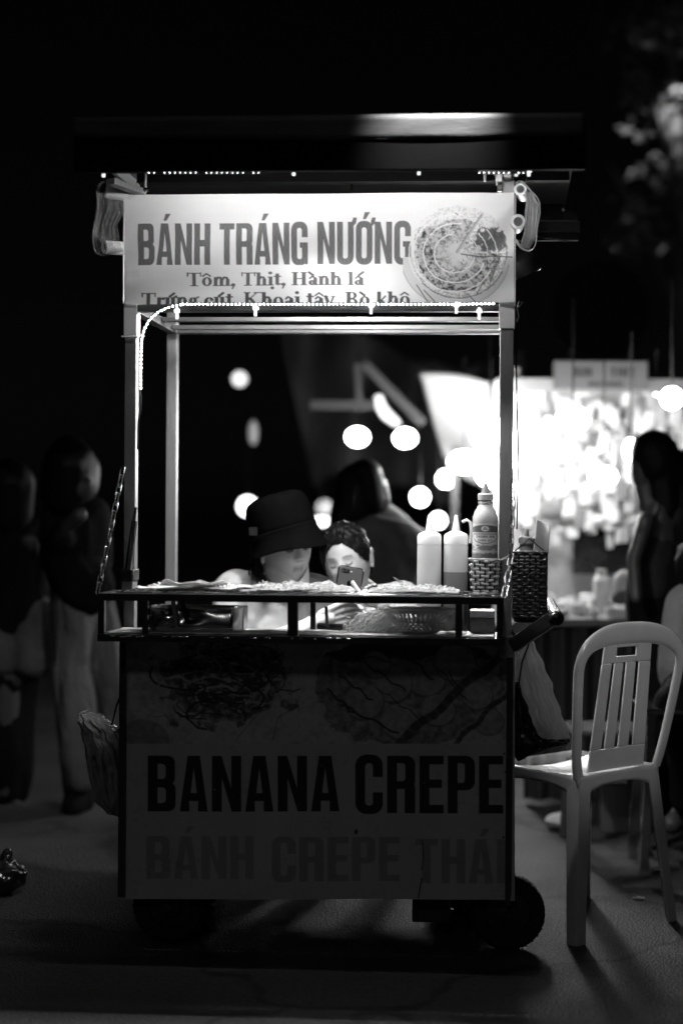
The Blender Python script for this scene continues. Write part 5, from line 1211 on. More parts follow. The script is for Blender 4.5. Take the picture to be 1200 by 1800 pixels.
# ---- the hat wearer
HY = 4.62
hc = P(501, 963, HY); HM = Matrix.Translation(hc) @ Rm(30, 9, -9); hs = 1.0
pa = thing('person', 'person in a black bucket hat and pale jacket looking down at the phone', 'person', Matrix.Translation((hc.x, HY, 0)))
pa_inv = Matrix.Translation((-hc.x, -HY, 0))
def addp(o, p):       # parent to a thing that stands at a plain translation while keeping the place
    o.parent = p; o.matrix_parent_inverse = p.matrix_world.inverted(); return o
neck0 = hc + Vector((-.01, .03, -.09)); chest = P(478, 1120, HY + .1)
shL = P(412, 1045, HY + .07); shR = P(560, 1052, HY + .12)
phone_c = P(612, 1040, 4.40)
wristA = P(560, 1092, 4.36)
prim = [('c', neck0, .052, chest + Vector((0, 0, .1)), .056), ('c', shL, .06, shR, .06), ('c', chest + Vector((0, 0, .02)), .125, chest + Vector((0, .02, -.3)), .13),
        ('c', shL, .055, P(405, 1190, HY - .02), .042), ('c', P(405, 1190, HY - .02), .04, wristA + Vector((-.05, .0, -.03)), .03), ('c', wristA + Vector((-.05, 0, -.03)), .03, wristA, .024),
        ('c', shR, .055, P(590, 1180, HY + .0), .042), ('c', P(590, 1180, HY), .04, P(640, 1120, 4.5), .03)]
hip = chest + Vector((0, .04, -.34))
for sx in (-1, 1):
    kn = hip + Vector((sx * .12, .12, .03)); kn = hip + Vector((sx * .13, .35, 0)); ft = kn + Vector((sx * .02, -.02, -hip.z + .06))
    prim += [('c', hip + Vector((sx * .08, 0, 0)), .085, kn, .06), ('c', kn, .055, ft, .04), ('c', ft, .038, ft + Vector((0, .12, -.02)), .03)]
prim += ear(HM, hs, 1) + ear(HM, hs, -1)
prim += hand(wristA, P(606, 1076, 4.37) - wristA, Vector((.1, 1, .3)), .95, .9, 1)
body = blob('body', prim, .003, M_SKIN, None, 4, extra=[head_mesh(HM, hs)])
set_tone(body, face_tone(HM, hs, .78)); addp(body, pa)
# jacket
jp = [('c', shL + Vector((0, 0, .0)), .075, shR, .075), ('c', chest + Vector((-.02, -.01, .03)), .15, chest + Vector((0, .02, -.28)), .155), ('c', shL, .072, P(400, 1190, HY - .02), .058), ('c', P(400, 1190, HY - .02), .056, wristA + Vector((-.055, .0, -.034)), .038),
      ('c', shR, .07, P(592, 1180, HY), .056), ('c', P(592, 1180, HY), .054, P(636, 1124, 4.5), .04), ('c', neck0 + Vector((-.07, .05, -.05)), .045, neck0 + Vector((.07, .05, -.06)), .045), ('c', P(405, 1034, HY + .05), .03, P(450, 1026, HY + .04), .04)]
jk = blob('jacket', jp, .006, M_JACKET, None, 4); addp(jk, pa)
ruffle(jk, lambda c_: noise.noise(c_ * 9) * .012 + noise.noise(c_ * 26) * .004)
# dark strap of hair / undershirt between neck and jacket
us = blob('undershirt', [('c', neck0 + Vector((-.045, .0, -.03)), .03, P(466, 1045, HY - .08), .014), ('c', neck0 + Vector((.05, .01, -.04)), .028, P(533, 1050, HY - .06), .014)], .005, M_DARKCL, None, 3); addp(us, pa)
tr = blob('trousers', [q_ for sx in (-1, 1) for q_ in (('c', hip + Vector((sx * .08, 0, 0)), .1, hip + Vector((sx * .13, .35, 0)), .075), ('c', hip + Vector((sx * .13, .35, 0)), .072, hip + Vector((sx * .15, .33, -hip.z + .12)), .055))], .012, M_DARKCL, None, 3); addp(tr, pa)
# hair under the hat
def hair_cap(M, s, test, grow, seed, amp=.004, n=90, m=70):
    vs = []; keep = {}; fs = []
    pts = []
    for j in range(m + 1):
        ph = math.pi * j / m
        for i in range(n):
            th = 2 * math.pi * i / n; d = Vector((math.cos(th) * math.sin(ph), math.sin(th) * math.sin(ph), math.cos(ph)))
            p = head_point(d, 1, 0); k = test(d)
            p = p * (1 + grow * min(1, max(0, k) * 3 + .08)) + d * amp * noise.noise(Vector((d.x * 14, d.y * 14, d.z * 3 + seed)))
            pts.append((M @ (p * s), k))
    for j in range(m):
        for i in range(n):
            q = (j * n + i, (j + 1) * n + i, (j + 1) * n + (i + 1) % n, j * n + (i + 1) % n)
            if all(pts[t][1] > 0 for t in q): fs.append(q)
    return MB().add([p for p, k in pts], fs)
hr = hair_cap(HM, hs, lambda d: (d.y - .02 + (.0 if d.z > -.1 else .25 * d.z)) if d.z > -.85 else -1, .12, 3).build('hair', M_HAIR, None, smooth=True, solid=.003); addp(hr, pa)
side_h = MB()
for k in range(60):
    a = HM @ Vector((-.076 + random.uniform(-.006, .008), .03 + random.uniform(-.02, .04), random.uniform(-.01, .03))); b = a + Vector((random.uniform(-.012, .02), random.uniform(-.01, .02), -random.uniform(.07, .11)))
    side_h.tube([a, a.lerp(b, .5) + Vector((random.uniform(-.006, .006), 0, 0)), b], [.0022, .0022, .0006], 4)
addp(side_h.build('hair_lock', M_HAIR, None), pa)
# bucket hat
ht = thing('bucket_hat', 'black cloth bucket hat with a small tag, worn low over the eyes', 'hat', Matrix.Translation(hc))
HM27 = Matrix.Translation(hc) @ Rm(27, 17, -9)
HT = HM27 @ Matrix.Translation((.003, .016, .049)) @ Matrix.Rotation(R(-22), 4, 'X') @ Matrix.Rotation(R(-6), 4, 'Y')
def hatf(prof, nm, sol, wav=0):
    g = MB(); n = 64; vs = []
    for i, (r_, z_) in enumerate(prof):
        for k in range(n):
            a = 2 * math.pi * k / n; q = wav * max(0, (i / (len(prof) - 1))) * (math.sin(2 * a + .6) * .7 + math.sin(3 * a + 2) * .3)
            e = 1 + .012 * noise.noise(Vector((math.cos(a) * 2, math.sin(a) * 2, z_ * 30)))
            vs.append(HT @ Vector((r_ * .94 * math.cos(a) * e, r_ * 1.07 * math.sin(a) * e, z_ + q)))
    m_ = len(prof)
    fs = [(i * n + k, i * n + (k + 1) % n, (i + 1) * n + (k + 1) % n, (i + 1) * n + k) for i in range(m_ - 1) for k in range(n)]
    o = g.add(vs, fs).build(nm, M_HAT, None, smooth=True, solid=sol); addp(o, ht); return o
cr = hatf([(.1035, -.008), (.103, .015), (.1015, .045), (.099, .07), (.094, .088), (.084, .1), (.066, .107), (.04, .11), (.001, .1105)], 'crown', .003)
hatf([(.1045, -.002), (.1045, -.012), (.111, -.03), (.122, -.05), (.136, -.067), (.1365, -.068)], 'brim', .004, .012)
hatf([(.1052, .004), (.1056, -.004), (.1052, -.010)], 'band', .002)
tg = MB().box(-.012, .012, -.002, .002, -.012, .012).build('sewn_tag', mat('grey_tag', .018, .8, spec=.1), None, mtx=Matrix.Translation(P(445, 934, HY - .098)) @ Matrix.Rotation(R(-12), 4, 'Z')); addp(tg, ht)
# white mask pulled under the chin
def maskf(u, v):
    a = -1.95 + 3.9 * u; k = math.cos(a) ; e = abs(u - .5) * 2
    top = -.055 + .055 * e ** 1.3; z = top - (.045 * (1 - e ** 2.5) + .008) * v
    r_ = 1.04 + .05 * v; y = -math.cos(a) * .078 * r_ + .012 + .018 * v * (1 - e); x = math.sin(a) * .069 * r_ * (1 - .18 * (1 - e))
    return HM @ Vector((x, y, z - .042 * (1 - e) + .003 * math.sin(v * 14 + e * 5)))
mk = MB().grid(maskf, 48, 12).build('face_mask', M_MASK, None, smooth=True, solid=.0015); tag(mk, 'white face mask pulled down under the chin of the hat wearer', 'face mask')
# ---- the child
CYd = 4.6
cc = P(611, 985, CYd); CM = Matrix.Translation(cc) @ Rm(-14, 10, -11); cs_ = .93
ch = thing('person', 'small child with tied dark hair leaning in to watch the phone', 'person', Matrix.Translation((cc.x, CYd, 0)))
cn = cc + Vector((.03, .04, -.08)); cch = P(668, 1100, CYd + .1)
sL = P(622, 1066, CYd + .08); sR = P(706, 1055, CYd + .08); wristC = P(672, 1066, 4.43)
prim = [('c', cn, .04, cch + Vector((0, 0, .06)), .045), ('c', sL, .045, sR, .045), ('c', cch, .09, cch + Vector((0, .02, -.2)), .1), ('c', sR, .04, P(716, 1130, CYd), .032), ('c', P(716, 1130, CYd), .03, wristC, .02)]
hip = cch + Vector((0, .03, -.24))
for sx in (-1, 1):
    kn = hip + Vector((sx * .09, .26, .0)); ft = kn + Vector((0, -.02, -hip.z + .06 + .1)); prim += [('c', hip + Vector((sx * .05, 0, 0)), .065, kn, .045), ('c', kn, .042, ft, .03), ('c', ft, .03, ft + Vector((0, .09, -.02)), .024)]
prim += ear(CM, cs_, 1) + ear(CM, cs_, -1) + hand(wristC, P(652, 1036, 4.42) - wristC, Vector((0, 1, .2)), .62, 1.0, -1)
cb_ = blob('body', prim, .003, M_SKIN, None, 4, extra=[head_mesh(CM, cs_, 1)])
set_tone(cb_, face_tone(CM, cs_, .44, .02)); addp(cb_, ch)
fl = blob('fleece_jacket', [('c', sL, .058, sR, .06), ('c', cch, .11, cch + Vector((0, .02, -.2)), .12), ('c', sR, .056, P(718, 1130, CYd), .048), ('c', P(718, 1130, CYd), .046, wristC.lerp(P(718, 1130, CYd), .3), .032), ('c', cn + Vector((-.03, .02, -.03)), .035, cn + Vector((.05, .02, -.035)), .035)], .006, M_FLEECE, None, 3)
ruffle(fl, lambda c_: noise.noise(c_ * 18) * .006)
addp(fl, ch)
addp(blob('trousers', [q_ for sx in (-1, 1) for q_ in (('c', hip + Vector((sx * .05, 0, 0)), .078, hip + Vector((sx * .09, .26, 0)), .055), ('c', hip + Vector((sx * .09, .26, 0)), .052, hip + Vector((sx * .09, .24, -hip.z + .22)), .042))], .012, M_MIDCL, None, 3), ch)
hairtest = lambda d: (d.y + .62 - .25 * (d.x) ** 2 if d.z > .52 else d.y + .12 + max(0, (d.z - .0)) * .62) if d.z > -.6 else -1
def childhair(d):
    front = d.z - (.62 - .8 * d.x * d.x); back = d.z + .6; t = min(1, max(0, (d.y + .22) / .3))
    if d.x > .55 and d.y < .12: back = d.z - .12 + .9 * max(0, abs(d.x) - .9)
    return front * (1 - t) + back * t
hc_ = hair_cap(CM, cs_, childhair, .13, 8, .007).build('hair', M_HAIR, None, smooth=True, solid=.0012); addp(hc_, ch)
st = MB()
for k in range(420):     # combed strands lying over the hair
    th = random.uniform(-1.9, 1.9); d0 = Vector((math.sin(th) * .75, -math.cos(th) * .62, .5 + .2 * random.random() - .25 * abs(th) / 1.9)).normalized()
    d1 = Vector((d0.x * .5, d0.y * .3 + .5, .8)).normalized(); d2 = Vector((d0.x * .3, .9, .35)).normalized(); pts = []
    if childhair(d0) < -.03: continue
    for q in (0, .3, .6, 1, 1.5):
        d = (d0.lerp(d1, min(1, q)) if q <= 1 else d1.lerp(d2, q - 1)).normalized(); pts.append(CM @ (head_point(d, cs_) * (1.03 + .11 * min(1, q * 1.6 + .1) + random.uniform(0, .02))))
    st.tube(pts, [.0006, .0013, .0014, .0012, .0005], 4)
for k in range(60):
    d = Vector((random.gauss(0, .6), random.uniform(-.05, .8), random.uniform(.45, 1))).normalized(); a = CM @ (head_point(d, cs_) * 1.07)
    t_ = Vector((random.gauss(.35, .5), random.gauss(.5, .4), random.gauss(.1, .35))); b = a + t_.normalized() * random.uniform(.012, .03)
    st.tube([a, a.lerp(b, .5) + Vector((0, 0, random.uniform(0, .008))), b], [.0009, .0008, .0003], 4)
addp(st.build('stray_hair', M_HAIR, None), ch)
bun = blob('hair_bun', [('e', CM @ Vector((.01, .1, .05)), (.035, .03, .032))], .005, M_HAIR, None, 2); addp(bun, ch)
# ---- phone
pm = Matrix.Translation(P(611, 1040, 4.385)) @ Matrix.Rotation(R(8), 4, 'Y') @ Matrix.Rotation(R(-16), 4, 'X') @ Matrix.Rotation(R(8), 4, 'Z')
ph = thing('phone', 'dark phone held upright with two camera lenses facing the viewer', 'phone', pm)
MB().add(*(lambda pts: ([(x, -.004, z) for x, z in pts] + [(x, .004, z) for x, z in pts], [tuple(range(len(pts)))[::-1], tuple(range(len(pts), 2 * len(pts)))] + [(i, (i + 1) % len(pts), (i + 1) % len(pts) + len(pts), i + len(pts)) for i in range(len(pts))]))(rr(-.034, -.07, .034, .07, .009))).build('body', mat('phone_back', .1, .3, .4, .05), ph, bevel=.0015)
MB().tube([(x, 0, z) for x, z in rr(-.0342, -.0702, .0342, .0702, .009)], .0032, 6, closed=True).build('edge', M_CHROME, ph, smooth=True)
o = MB().add(*(lambda pts: ([(x, -.0055, z) for x, z in pts] + [(x, -.004, z) for x, z in pts], [tuple(range(len(pts)))[::-1]] + [(i, (i + 1) % len(pts), (i + 1) % len(pts) + len(pts), i + len(pts)) for i in range(len(pts))]))(rr(-.028, .052, -.004, .063, .0054))).build('camera_bar', M_BLACKPL, ph)
for x in (-.0225, -.011): MB().lathe([(.0042, 0), (.0042, .0015), (.001, .001)], 16, Matrix.Translation((x, -.0055, .0575)) @ Matrix.Rotation(R(90), 4, 'X')).build('lens', M_STEEL, o, smooth=True)
MB().lathe([(.0022, 0), (.001, .0008)], 10, Matrix.Translation((.001, -.0042, .0575)) @ Matrix.Rotation(R(90), 4, 'X')).build('flash', mat('flash_white', .8, .3), ph)
lg = [(0, .0075), (.003, .009), (.0062, .0075), (.0055, .004), (.0055, .001), (.0068, -.003), (.004, -.0078), (.0018, -.0082), (0, -.0075), (-.0018, -.0082), (-.004, -.0078), (-.0066, -.002), (-.0064, .004), (-.003, .0085)]
MB().box(-.031, .031, .0041, .0046, -.064, .064).build('screen', mat('lit_screen', .1, .1, emit=5), ph)
g = MB().add([(x, -.0046, z + .022) for x, z in lg], [tuple(range(len(lg)))]); g.add([(0, -.0046, .0325), (.0028, -.0046, .0355), (.0022, -.0046, .0325)], [(0, 1, 2)])
g.build('emblem', mat('emblem_dark', .02, .15, .8), ph)

# ---- blurred passers-by
def passer(label, Y, parts, hair, skin, tops, cat='person', vox=.012):
    base = None
    t = thing('person', label, cat, Matrix.Translation((parts[0][0][0] and P(parts[0][0][0], 900, Y).x or 0, Y, 0)))
    def cap(p): (ax, ay, ady), ra, (bx, by, bdy), rb = p; return ('c', P(ax, ay, Y + ady), ra, P(bx, by, Y + bdy), rb)
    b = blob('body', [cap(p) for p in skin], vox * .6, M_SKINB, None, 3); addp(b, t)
    if hair: addp(blob('hair', [cap(p) for p in hair], vox * .6, M_HAIR, None, 3), t)
    for nm, m, ps in tops:
        o = blob(nm, [cap(p) for p in ps], vox, m, None, 3)
        ruffle(o, lambda c_: noise.noise(Vector((c_.x * 10, c_.y * 10, c_.z * 4))) * .02)
        addp(o, t)
    return t
c = lambda ax, ay, ra, bx, by, rb, da=0, db=0: ((ax, ay, da), ra, (bx, by, db), rb)
# woman walking at the left
passer('woman in a dark top and pale trousers walking past at the left', 5.9, [((130, 0, 0),)],
    [c(120, 818, .1, 116, 865, .1, -.05, -.02), c(114, 850, .08, 110, 920, .05, -.03, .0), c(122, 800, .08, 138, 806, .06, -.04, -.06), c(120, 830, .07, 116, 880, .06, -.06, -.05)],
    [c(138, 826, .083, 142, 852, .07, -.03, -.04), c(146, 836, .012, 158, 844, .01, -.11, -.1), c(136, 870, .045, 132, 900, .05), c(112, 900, .05, 92, 985, .04), c(92, 985, .035, 118, 925, .028, 0, -.15), c(118, 925, .028, 140, 905, .03, -.15, -.2), c(132, 950, .1, 136, 1040, .1), c(118, 1060, .07, 128, 1390, .04), c(160, 1060, .07, 200, 1390, .04, .1, .2)],
    [('dark_top', M_DARKCL, [c(116, 905, .065, 158, 905, .06), c(136, 930, .105, 138, 1010, .1), c(108, 905, .07, 90, 985, .055), c(90, 985, .05, 108, 945, .045, 0, -.12), c(166, 905, .07, 176, 990, .05, .02, .03), c(130, 1000, .12, 150, 1030, .12)]),
     ('pale_trousers', mat('pale_trouser_cloth', .12, .8, 0, .15, 5, 1, 9, dist=.05, stretch=(1.5, 1.5, .5), spec=.1), [c(130, 1040, .085, 128, 1180, .07), c(126, 1180, .08, 138, 1330, .065, 0, -.05), c(138, 1330, .07, 142, 1372, .05, -.05, -.05), c(156, 1040, .08, 192, 1190, .075, .08, .12), c(194, 1190, .075, 212, 1330, .065, .12, .2)]),
     ('shoe', M_DARKCL, [c(140, 1405, .05, 128, 1422, .04, 0, -.08), c(140, 1385, .05, 145, 1408, .05)]),
     ('shoe', M_DARKCL, [c(205, 1398, .045, 210, 1410, .04, .2, .1)])])
passer('woman in a dark top and pale shorts at the far left edge', 6.0, [((22, 0, 0),)],
    [c(16, 850, .1, 12, 905, .1, -.07, -.05), c(6, 860, .07, 8, 930, .05, -.05, -.03), c(34, 850, .05, 38, 890, .04, -.06, -.04)],
    [c(22, 862, .08, 24, 885, .07, -.05, -.05), c(22, 905, .05, 22, 930, .05), c(22, 930, .05, 20, 1090, .1), c(20, 1090, .1, 16, 1185, .07), c(10, 1180, .07, 8, 1390, .045), c(40, 1180, .06, 22, 1390, .04, .05, .05), c(62, 935, .04, 70, 1000, .03), c(70, 1000, .03, 50, 950, .03, 0, -.1)],
    [('dark_top', M_DARKCL, [c(-8, 940, .08, 50, 940, .075), c(20, 960, .14, 22, 1080, .13), c(56, 940, .06, 62, 1030, .05)]),
     ('pale_shorts', M_MIDCL, [c(0, 1080, .12, 4, 1150, .12), c(42, 1080, .11, 52, 1155, .1)]),
     ('dark_leggings', M_DARKCL, [c(8, 1170, .085, 10, 1400, .05), c(40, 1170, .08, 26, 1395, .05, .05, .05)]),
     ('shoe', M_MIDCL, [c(20, 1420, .04, 52, 1432, .03, 0, -.05)])])
# long haired woman behind the child
passer('long-haired woman bending over behind the child, lit from the right', 6.1, [((660, 0, 0),)],
    [c(626, 850, .085, 622, 900, .085), c(614, 900, .08, 600, 990, .065), c(640, 838, .075, 648, 880, .065, -.02, -.02)],
    [c(655, 856, .06, 664, 880, .05, .0, .02), c(650, 1000, .1, 650, 1120, .1)],
    [('pale_blouse', mat('pale_blouse', .4, .8, 0, .2, 9, .8, 14, dist=.02), [c(672, 905, .06, 700, 930, .07, .08, .1), c(700, 930, .07, 735, 950, .06, .1, .12)]),
     ('dark_jacket', mat('dull_jacket', .06, .85, 0, .3, 9, .8, 14, dist=.02, spec=.1), [c(625, 945, .11, 695, 965, .12), c(655, 1000, .17, 655, 1140, .17), c(610, 960, .08, 600, 1080, .06)]),
     ('skirt', M_DARKCL, [c(655, 1150, .17, 655, 1380, .12)])])
# woman at the stall, dark against the light
passer('dark-haired woman standing sideways in front of the bright stall', 5.6, [((1165, 0, 0),)],
    [c(1149.0, 796, .088, 1158.0, 815, .09), c(1166.0, 820, .078, 1172.0, 900, .07), c(1136.0, 790, .05, 1126.0, 800, .035, -.02, -.02)],
    [c(1133.0, 812, .055, 1131.0, 836, .047), c(1120.0, 828, .009, 1113.0, 833, .007), c(1122.0, 845, .014, 1118.0, 846, .01), c(1126.0, 858, .022, 1124.0, 860, .018), c(1136.0, 850, .04, 1142.0, 885, .045), c(1158.0, 900, .07, 1158.0, 1060, .085), c(1136.0, 915, .032, 1114.0, 985, .028, -.1, -.12), c(1114.0, 985, .026, 1118.0, 1050, .022, -.12, -.18), c(1156.0, 1060, .085, 1158.0, 1160, .085), c(1146.0, 1150, .07, 1146.0, 1370, .045), c(1176.0, 1150, .07, 1176.0, 1370, .045)],
    [('sleeveless_top', mat('sleeveless_dark_cloth', .03, .85, 0, .2, 9, .7, 14, dist=.02, spec=.1), [c(1146.0, 912, .05, 1182.0, 905, .065), c(1152.0, 960, .085, 1146.0, 1060, .09)]),
     ('shawl', M_MIDCL, [c(1152.0, 880, .02, 1126.0, 935, .022, -.09, -.12)]),
     ('hair_length', M_HAIR, [c(1188, 830, .09, 1200, 1000, .08, .03, .03)]),
     ('long_skirt', M_DARKCL, [c(1195, 1000, .1, 1190, 1220, .11), c(1148.0, 1060, .095, 1151.0, 1220, .11), c(1151.0, 1220, .11, 1154.0, 1380, .12)])])
passer('seated person in grey at the right edge behind the chair', 5.2, [((1215, 0, 0),)],
    [c(1232, 985, .09, 1232, 1000, .09)],
    [c(1232, 1000, .07, 1232, 1040, .05), c(1232, 1040, .05, 1222, 1190, .06), c(1215, 1200, .06, 1205, 1420, .045), c(1200, 1435, .045, 1180, 1450, .035, 0, -.06)],
    [('grey_shirt', mat('dull_shirt', .2, .85, 0, .15, 7, .7, 14, dist=.02), [c(1210, 1060, .07, 1250, 1060, .07), c(1222, 1080, .11, 1222, 1180, .12)]),
     ('dark_trousers', M_DARKCL, [c(1215, 1220, .1, 1190, 1240, .08, 0, -.25), c(1195, 1240, .075, 1205, 1400, .06, -.2, -.1)])])

#=BACKGROUND=
# ================================================================== market stall and lights beyond
SY = 6.05
st = thing('market_stall', 'brightly lit market stall with counter and hanging goods, right background', 'stall', Matrix.Translation((P(1060, 900, SY).x, SY, 0)))
M_STW = mat('stall_white_cloth', .78, .7, 0, .08, 3, .5, 12); M_STD = mat('stall_dark_cloth', .03, .8, 0, .3, 4)
def sb(nm, px0, px1, py0, py1, Y0, Y1, m, **k):
    a, b_ = P(px0, py1, Y0), P(px1, py0, Y0); o = MB().box(a.x, b_.x, Y0, Y1, a.z, b_.z).build(nm, m, None, **k); addp(o, st); return o
X0, X1 = P(915, 900, SY).x, P(1300, 900, SY).x; ZC = P(1000, 1088, SY).z
addp(MB().box(X0, X1, SY, 7.0, ZC - .03, ZC).build('counter', mat('grey_counter', .2, .6), None, bevel=.004), st)
addp(MB().grid(lambda u, v: (X0 + .02 + (X1 - X0 - .04) * u, SY + .015 + .02 * math.sin(u * 60), .02 + (ZC - .055) * v), 120, 4).build('table_skirt', M_STD, None, smooth=True), st)
M_GOODS = mat('goods_wall_sheet', .58, .6, 0, .12, 12)
ZT = P(1000, 668, 7.05).z
addp(MB().box(X0 - .05, X1 + .3, 7.06, 7.09, ZC - .1, ZT).build('back_sheet', M_GOODS, None), st)
for x in (P(905, 0, 7.1).x, P(1290, 0, 7.1).x): addp(MB().box(x, x + .035, 7.1, 7.135, 0, ZT + .06).build('pole', M_ALU, None), st)
addp(MB().box(P(880, 0, 6.9).x, P(1260, 0, 6.9).x, 6.9, 6.93, P(0, 683, 6.9).z, P(0, 658, 6.9).z).build('top_beam', mat('stall_beam', .25, .5), None), st)
# black slab standing in for the shade of a niche in the goods wall
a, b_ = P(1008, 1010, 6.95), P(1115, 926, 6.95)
addp(MB().box(a.x, b_.x, 6.98, 7.0, a.z, b_.z).build('niche_shade_slab', M_BLACKPL, None), st)
for i in range(2):
    z = P(0, 765 + i * 120, 7.0).z; addp(MB().box(X0, X1 + .2, 6.99, 7.04, z - .006, z).build('shelf_rail', M_ALU, None), st)
# goods hanging in rows: small packets too blurred to be counted
rg = random.Random(4); g1, g2, g3 = MB(), MB(), MB()
for i in range(9):
    z = P(0, 690 + i * 27, 6.95).z
    for k in range(30):
        x = X0 + (X1 + .25 - X0) * (k + rg.uniform(.1, .9)) / 34; w_ = rg.uniform(.008, .03); z = P(0, 690 + (i + rg.uniform(-.8, .8)) * 27, 6.95).z; h = rg.uniform(.02, .11); y = 6.9 + rg.uniform(0, .08); t_ = rg.uniform(-.2, .2)
        rg.choice((g1, g1, g1, g1, g1, g2, g2, g3)).box(-w_, w_, -.006, .006, -h, 0, Matrix.Translation((x, y, z)) @ Matrix.Rotation(t_, 4, 'Y'))
for g_, v_ in ((g1, .75), (g2, .5), (g3, .22)):
    tag(g_.build('hanging_goods', mat('packet_%d' % int(v_ * 100), v_, .4, 0, .2, 30), None, bevel=.002), 'rows of small packets hanging in the bright stall', 'goods', None, 'stuff')
g1, g2 = MB(), MB()
for k in range(150):
    x = rg.uniform(X0 + .03, X1); y = rg.uniform(SY + .04, 6.85); r_ = rg.uniform(.012, .03); h = rg.uniform(.02, .08) * (.5 + .5 * (y - SY) / .8)
    rg.choice((g1, g1, g2)).box(-r_, r_, -r_, r_, 0, h, Matrix.Translation((x, y, ZC + .001)) @ Matrix.Rotation(rg.uniform(0, 3), 4, 'Z'))
for g_, v_ in ((g1, .75), (g2, .4)):
    tag(g_.build('counter_goods', mat('counter_packet_%d' % int(v_ * 100), v_, .35, 0, .2, 30), None, bevel=.003), 'small pale goods spread over the stall counter', 'goods', None, 'stuff')
p = P(1057, 1010, 6.4)
tag(MB().lathe([(.001, 0), (.032, 0), (.034, .01), (.034, .09), (.02, .105), (.02, .12)], 20).build('jar', M_STW, None, smooth=True, mtx=Matrix.Translation((p.x, 6.4, ZC + .002)) @ Matrix.Diagonal((1, 1, 1.5, 1))), 'pale jar standing on the stall counter', 'jar')
p = P(1097, 1010, 6.35)
tb = thing('handbag', 'pale round-handled bag standing on the stall counter beside the jar', 'bag', Matrix.Translation((p.x, 6.35, ZC)))
MB().ball((0, 0, .05), .055, 16, 10, (1, .5, .9)).build('body', M_MIDCL, tb, smooth=True)
MB().tube([(.045 * math.cos(q / 12 * math.pi), 0, .08 + .09 * math.sin(q / 12 * math.pi)) for q in range(13)], .011, 8).build('handle', M_STW, tb, smooth=True)
# sign over the stall
sg = thing('shop_sign', 'pale rectangular sign with dark lettering above the stall', 'sign', Matrix.Translation((P(1060, 0, 6.85).x, 6.85, P(0, 652, 6.85).z)))
k_ = 6.85 / FPX
scv = Canvas(0, 0, 164, 50, 3, .13); scv.base = .13
bigword(scv, 'BUN', 32, 66, 12, 28, .015); bigword(scv, 'THIT', 98, 142, 12, 28, .015); scv.a = np.where((scv.Y < 2) | (scv.X < 2) | (scv.X > 162), .08, scv.a); bigword(scv, 'NUONG', 60, 120, 36, 46, .03)
printed('lettering', scv, lambda x, y: Vector(((x - 82) * k_, -.012, (25 - y) * k_)), mat('sign_face', .5, .5, attr='tone', var=.08), sg, 1.0)
MB().box(-82 * k_, 82 * k_, -.009, .02, -25 * k_, 25 * k_).build('board', mat('sign_board', .12, .5), sg)
# lamps
def lamp(px, py, Y, r, L_, label, shade=False, sq=(1, 1, 1), cat='lamp', drop=.5):
    p = P(px, py, Y)
    t = thing('hanging_lamp', label, cat, Matrix.Translation(p), 'lit lamps in the background')
    MB().ball((0, 0, 0), r, 16, 10, sq).build('bulb', mat('bulb_%d' % int(L_ * 10), .9, emit=L_), t, smooth=True)
    if shade: MB().lathe([(r * .35, r * 1.35), (r * .9, r * 1.05), (r * 1.15, r * .62)], 20).build('lamp_shade', M_DARKMETAL, t, smooth=True, solid=.003)
    MB().tube([(0, 0, r * 1.3), (0, 0, drop)], .004, 5).build('cord', M_BLACKPL, t)
lamp(628, 768, 9, .062, 30, 'round lit bulb at the left of the pair above the long-haired woman', False, (1, 1, .8))
lamp(712, 770, 9, .062, 30, 'round lit bulb at the right of the pair above the long-haired woman', False, (1, 1, .8))
lamp(435, 890, 10, .062, 6, 'lit round bulb partly behind the bucket hat', shade=False)
lamp(570, 892, 10, .05, .75, 'dimmer round light between the hat and the child')
lamp(565, 917, 8.5, .05, 3.5, 'flat bright light just above the brim of the hat', False, (1.3, .6, .55))
lamp(738, 874, 8, .045, 20, 'lit round bulb lowest in the cluster left of the squeeze bottles')
lamp(783, 842, 8, .045, 20, 'lit round bulb second lowest in the cluster by the post')
lamp(770, 915, 8, .04, 12, 'small lit bulb hidden behind the squeeze bottle caps')
lamp(815, 812, 7.4, .066, 90, 'wide lit lamp in the middle of the cluster by the post', False, (1.1, 1, .8))
lamp(860, 765, 6.8, .075, 110, 'big lit lamp touching the right front post', False, (1, 1, 1.1))
lamp(862, 830, 6.9, .066, 90, 'lit lamp beside the right post above the bottle', False)
lamp(1006, 738, 6.45, .064, 55, 'largest white lamp hanging in front of the stall goods', False, (1.05, 1, .85))
lamp(1060, 838, 6.6, .052, 30, 'lower white lamp in the middle of the stall', False, (1.15, 1, .8))
lamp(1108, 792, 6.5, .03, 20, 'small lamp beside the face of the woman at the stall', False, (1, 1, 1.7))
lamp(1180, 700, 6.5, .045, 35, 'lamp hanging at the right edge of the stall')
lamp(997, 686, 7, .012, 12, 'tiny light under the stall sign, left one', False, drop=.2)
lamp(1153, 690, 7, .012, 12, 'tiny light under the stall sign, right one', False, drop=.2)
lamp(421, 666, 11, .05, 1.5, 'round white light high in the dark at the left', False)
lamp(445, 760, 10, .03, .14, 'dim oblong light below the high round light', False, (1, 1, 2.6))
